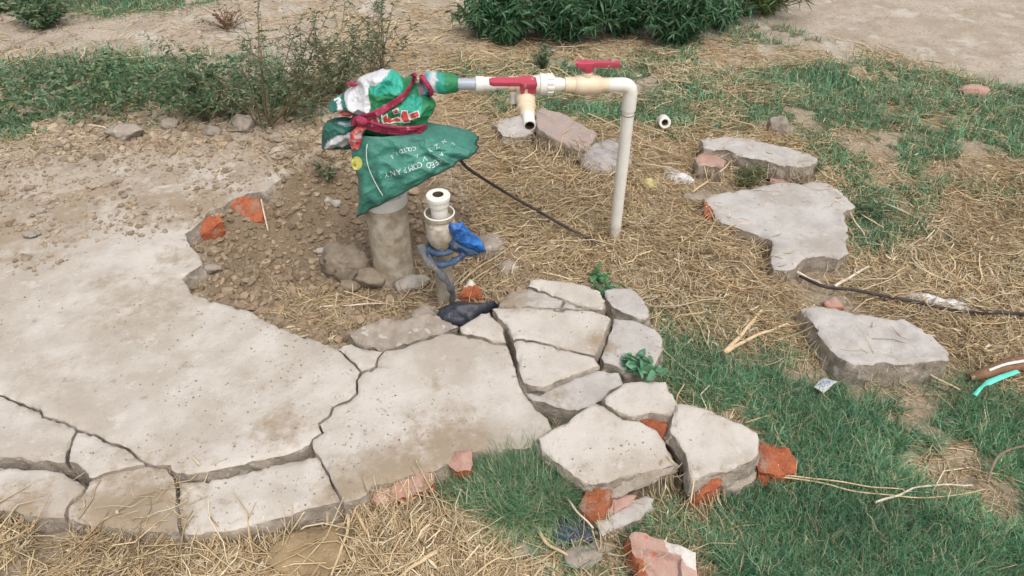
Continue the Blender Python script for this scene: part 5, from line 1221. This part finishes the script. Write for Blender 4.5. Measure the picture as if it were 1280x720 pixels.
# leafy ground cover at left: one mass
zone = [(poly_w([(-200, 105), (0, 98), (120, 85), (300, 80), (400, 120), (385, 150), (290, 150), (200, 140), (120, 160), (40, 165), (-200, 190)], 0), 1.0, -.35)]
x, y, d = sample(60000, 2.4, 4.4, zone, 12); N_ = len(x)
hgt = R.uniform(.02, .14, N_)*(.7+.5*fbm(x*4, y*4, 0, 5, 3))*d
a = R.uniform(0, 6.28, N_); el = R.uniform(-.4, .7, N_); dv = np.stack([np.cos(a)*np.cos(el), np.sin(a)*np.cos(el), np.sin(el)], 1); L_ = R.uniform(.018, .042, N_); t = np.linspace(0, 1, 4)
C = np.stack([x, y, bil(SURF, x, y)+np.maximum(hgt, .005)], 1)[:, None]+dv[:, None]*(L_[:, None, None]*t[None, :, None])
C[:, :, 2] -= (L_*.35)[:, None]*t[None]**2
pal = np.array(PW+[[.22, .26, .10], [.05, .12, .055], [.07, .16, .08]])
V, F_, cc = strips(C, unit(np.cross(dv, R.normal(size=(N_, 3)))), R.uniform(.006, .014, N_), np.array([.3, 1, .8, .05]), pal[R.choice(len(pal), N_)]*R.uniform(.7, 1.3, (N_, 1)))
tag(mk('weed_cover', V, F_, M_leaf, attrs=dict(var=cc), loc=np.zeros(3)), 'low leafy weeds growing behind the soil ridge on the left', 'weeds', kind='stuff')
k = R.random(N_) < .12; C = C[k]; n_ = k.sum(); st = np.stack([C[:, 0]*[1, 1, 0]+np.stack([0*C[:, 0, 0], 0*C[:, 0, 0], bil(SURF, C[:, 0, 0], C[:, 0, 1])], 1)+R.normal(0, .015, (n_, 3))*[1, 1, 0], C[:, 0]], 1)
V, F_, cc = strips(st, np.tile([1., 0, 0], (n_, 1)), np.full(n_, .0028), np.array([1, .7]), np.tile([.16, .15, .08], (n_, 1)), True)
tag(mk('weed_stalks', V, F_, M_straw, attrs=dict(var=cc), loc=np.zeros(3)), 'thin stalks of the leafy weeds on the left', 'weeds', kind='stuff')

# ------------------------------------------------------------------ light, world, camera
EL = math.radians(62); AZ = math.radians(150)          # sun bearing from +Y, clockwise
w = bpy.data.worlds.new('World'); sc.world = w; w.use_nodes = True; nt = w.node_tree
sky = nt.nodes.new('ShaderNodeTexSky'); sky.sky_type = 'NISHITA'; sky.sun_disc = False; sky.sun_elevation = EL; sky.sun_rotation = AZ; sky.dust_density = 5; sky.air_density = 1.2
hs = nt.nodes.new('ShaderNodeHueSaturation'); hs.inputs['Saturation'].default_value = .35
nt.links.new(sky.outputs[0], hs.inputs['Color']); nt.links.new(hs.outputs[0], nt.nodes['Background'].inputs[0]); nt.nodes['Background'].inputs[1].default_value = .15
sd_ = bpy.data.lights.new('sun', 'SUN'); sd_.energy = .95; sd_.angle = math.radians(24); sd_.color = (1, .96, .90)
so_ = bpy.data.objects.new('sun', sd_); COL.objects.link(so_)
dirv = Vector((math.sin(AZ)*math.cos(EL), math.cos(AZ)*math.cos(EL), math.sin(EL)))
so_.rotation_euler = dirv.to_track_quat('Z', 'Y').to_euler(); so_.location = dirv*20
cam = bpy.data.cameras.new('camera'); cam.sensor_width = 36; cam.lens = 36*F/1280; cam.clip_end = 1000; cam.clip_start = .05
co = bpy.data.objects.new('camera', cam); COL.objects.link(co); co.location = (0, 0, HC); co.rotation_euler = (math.radians(90)-PITCH, 0, 0)
sc.camera = co
sc.view_settings.view_transform = 'Standard'; sc.view_settings.look = 'None'; sc.view_settings.exposure = .34; sc.view_settings.gamma = 1
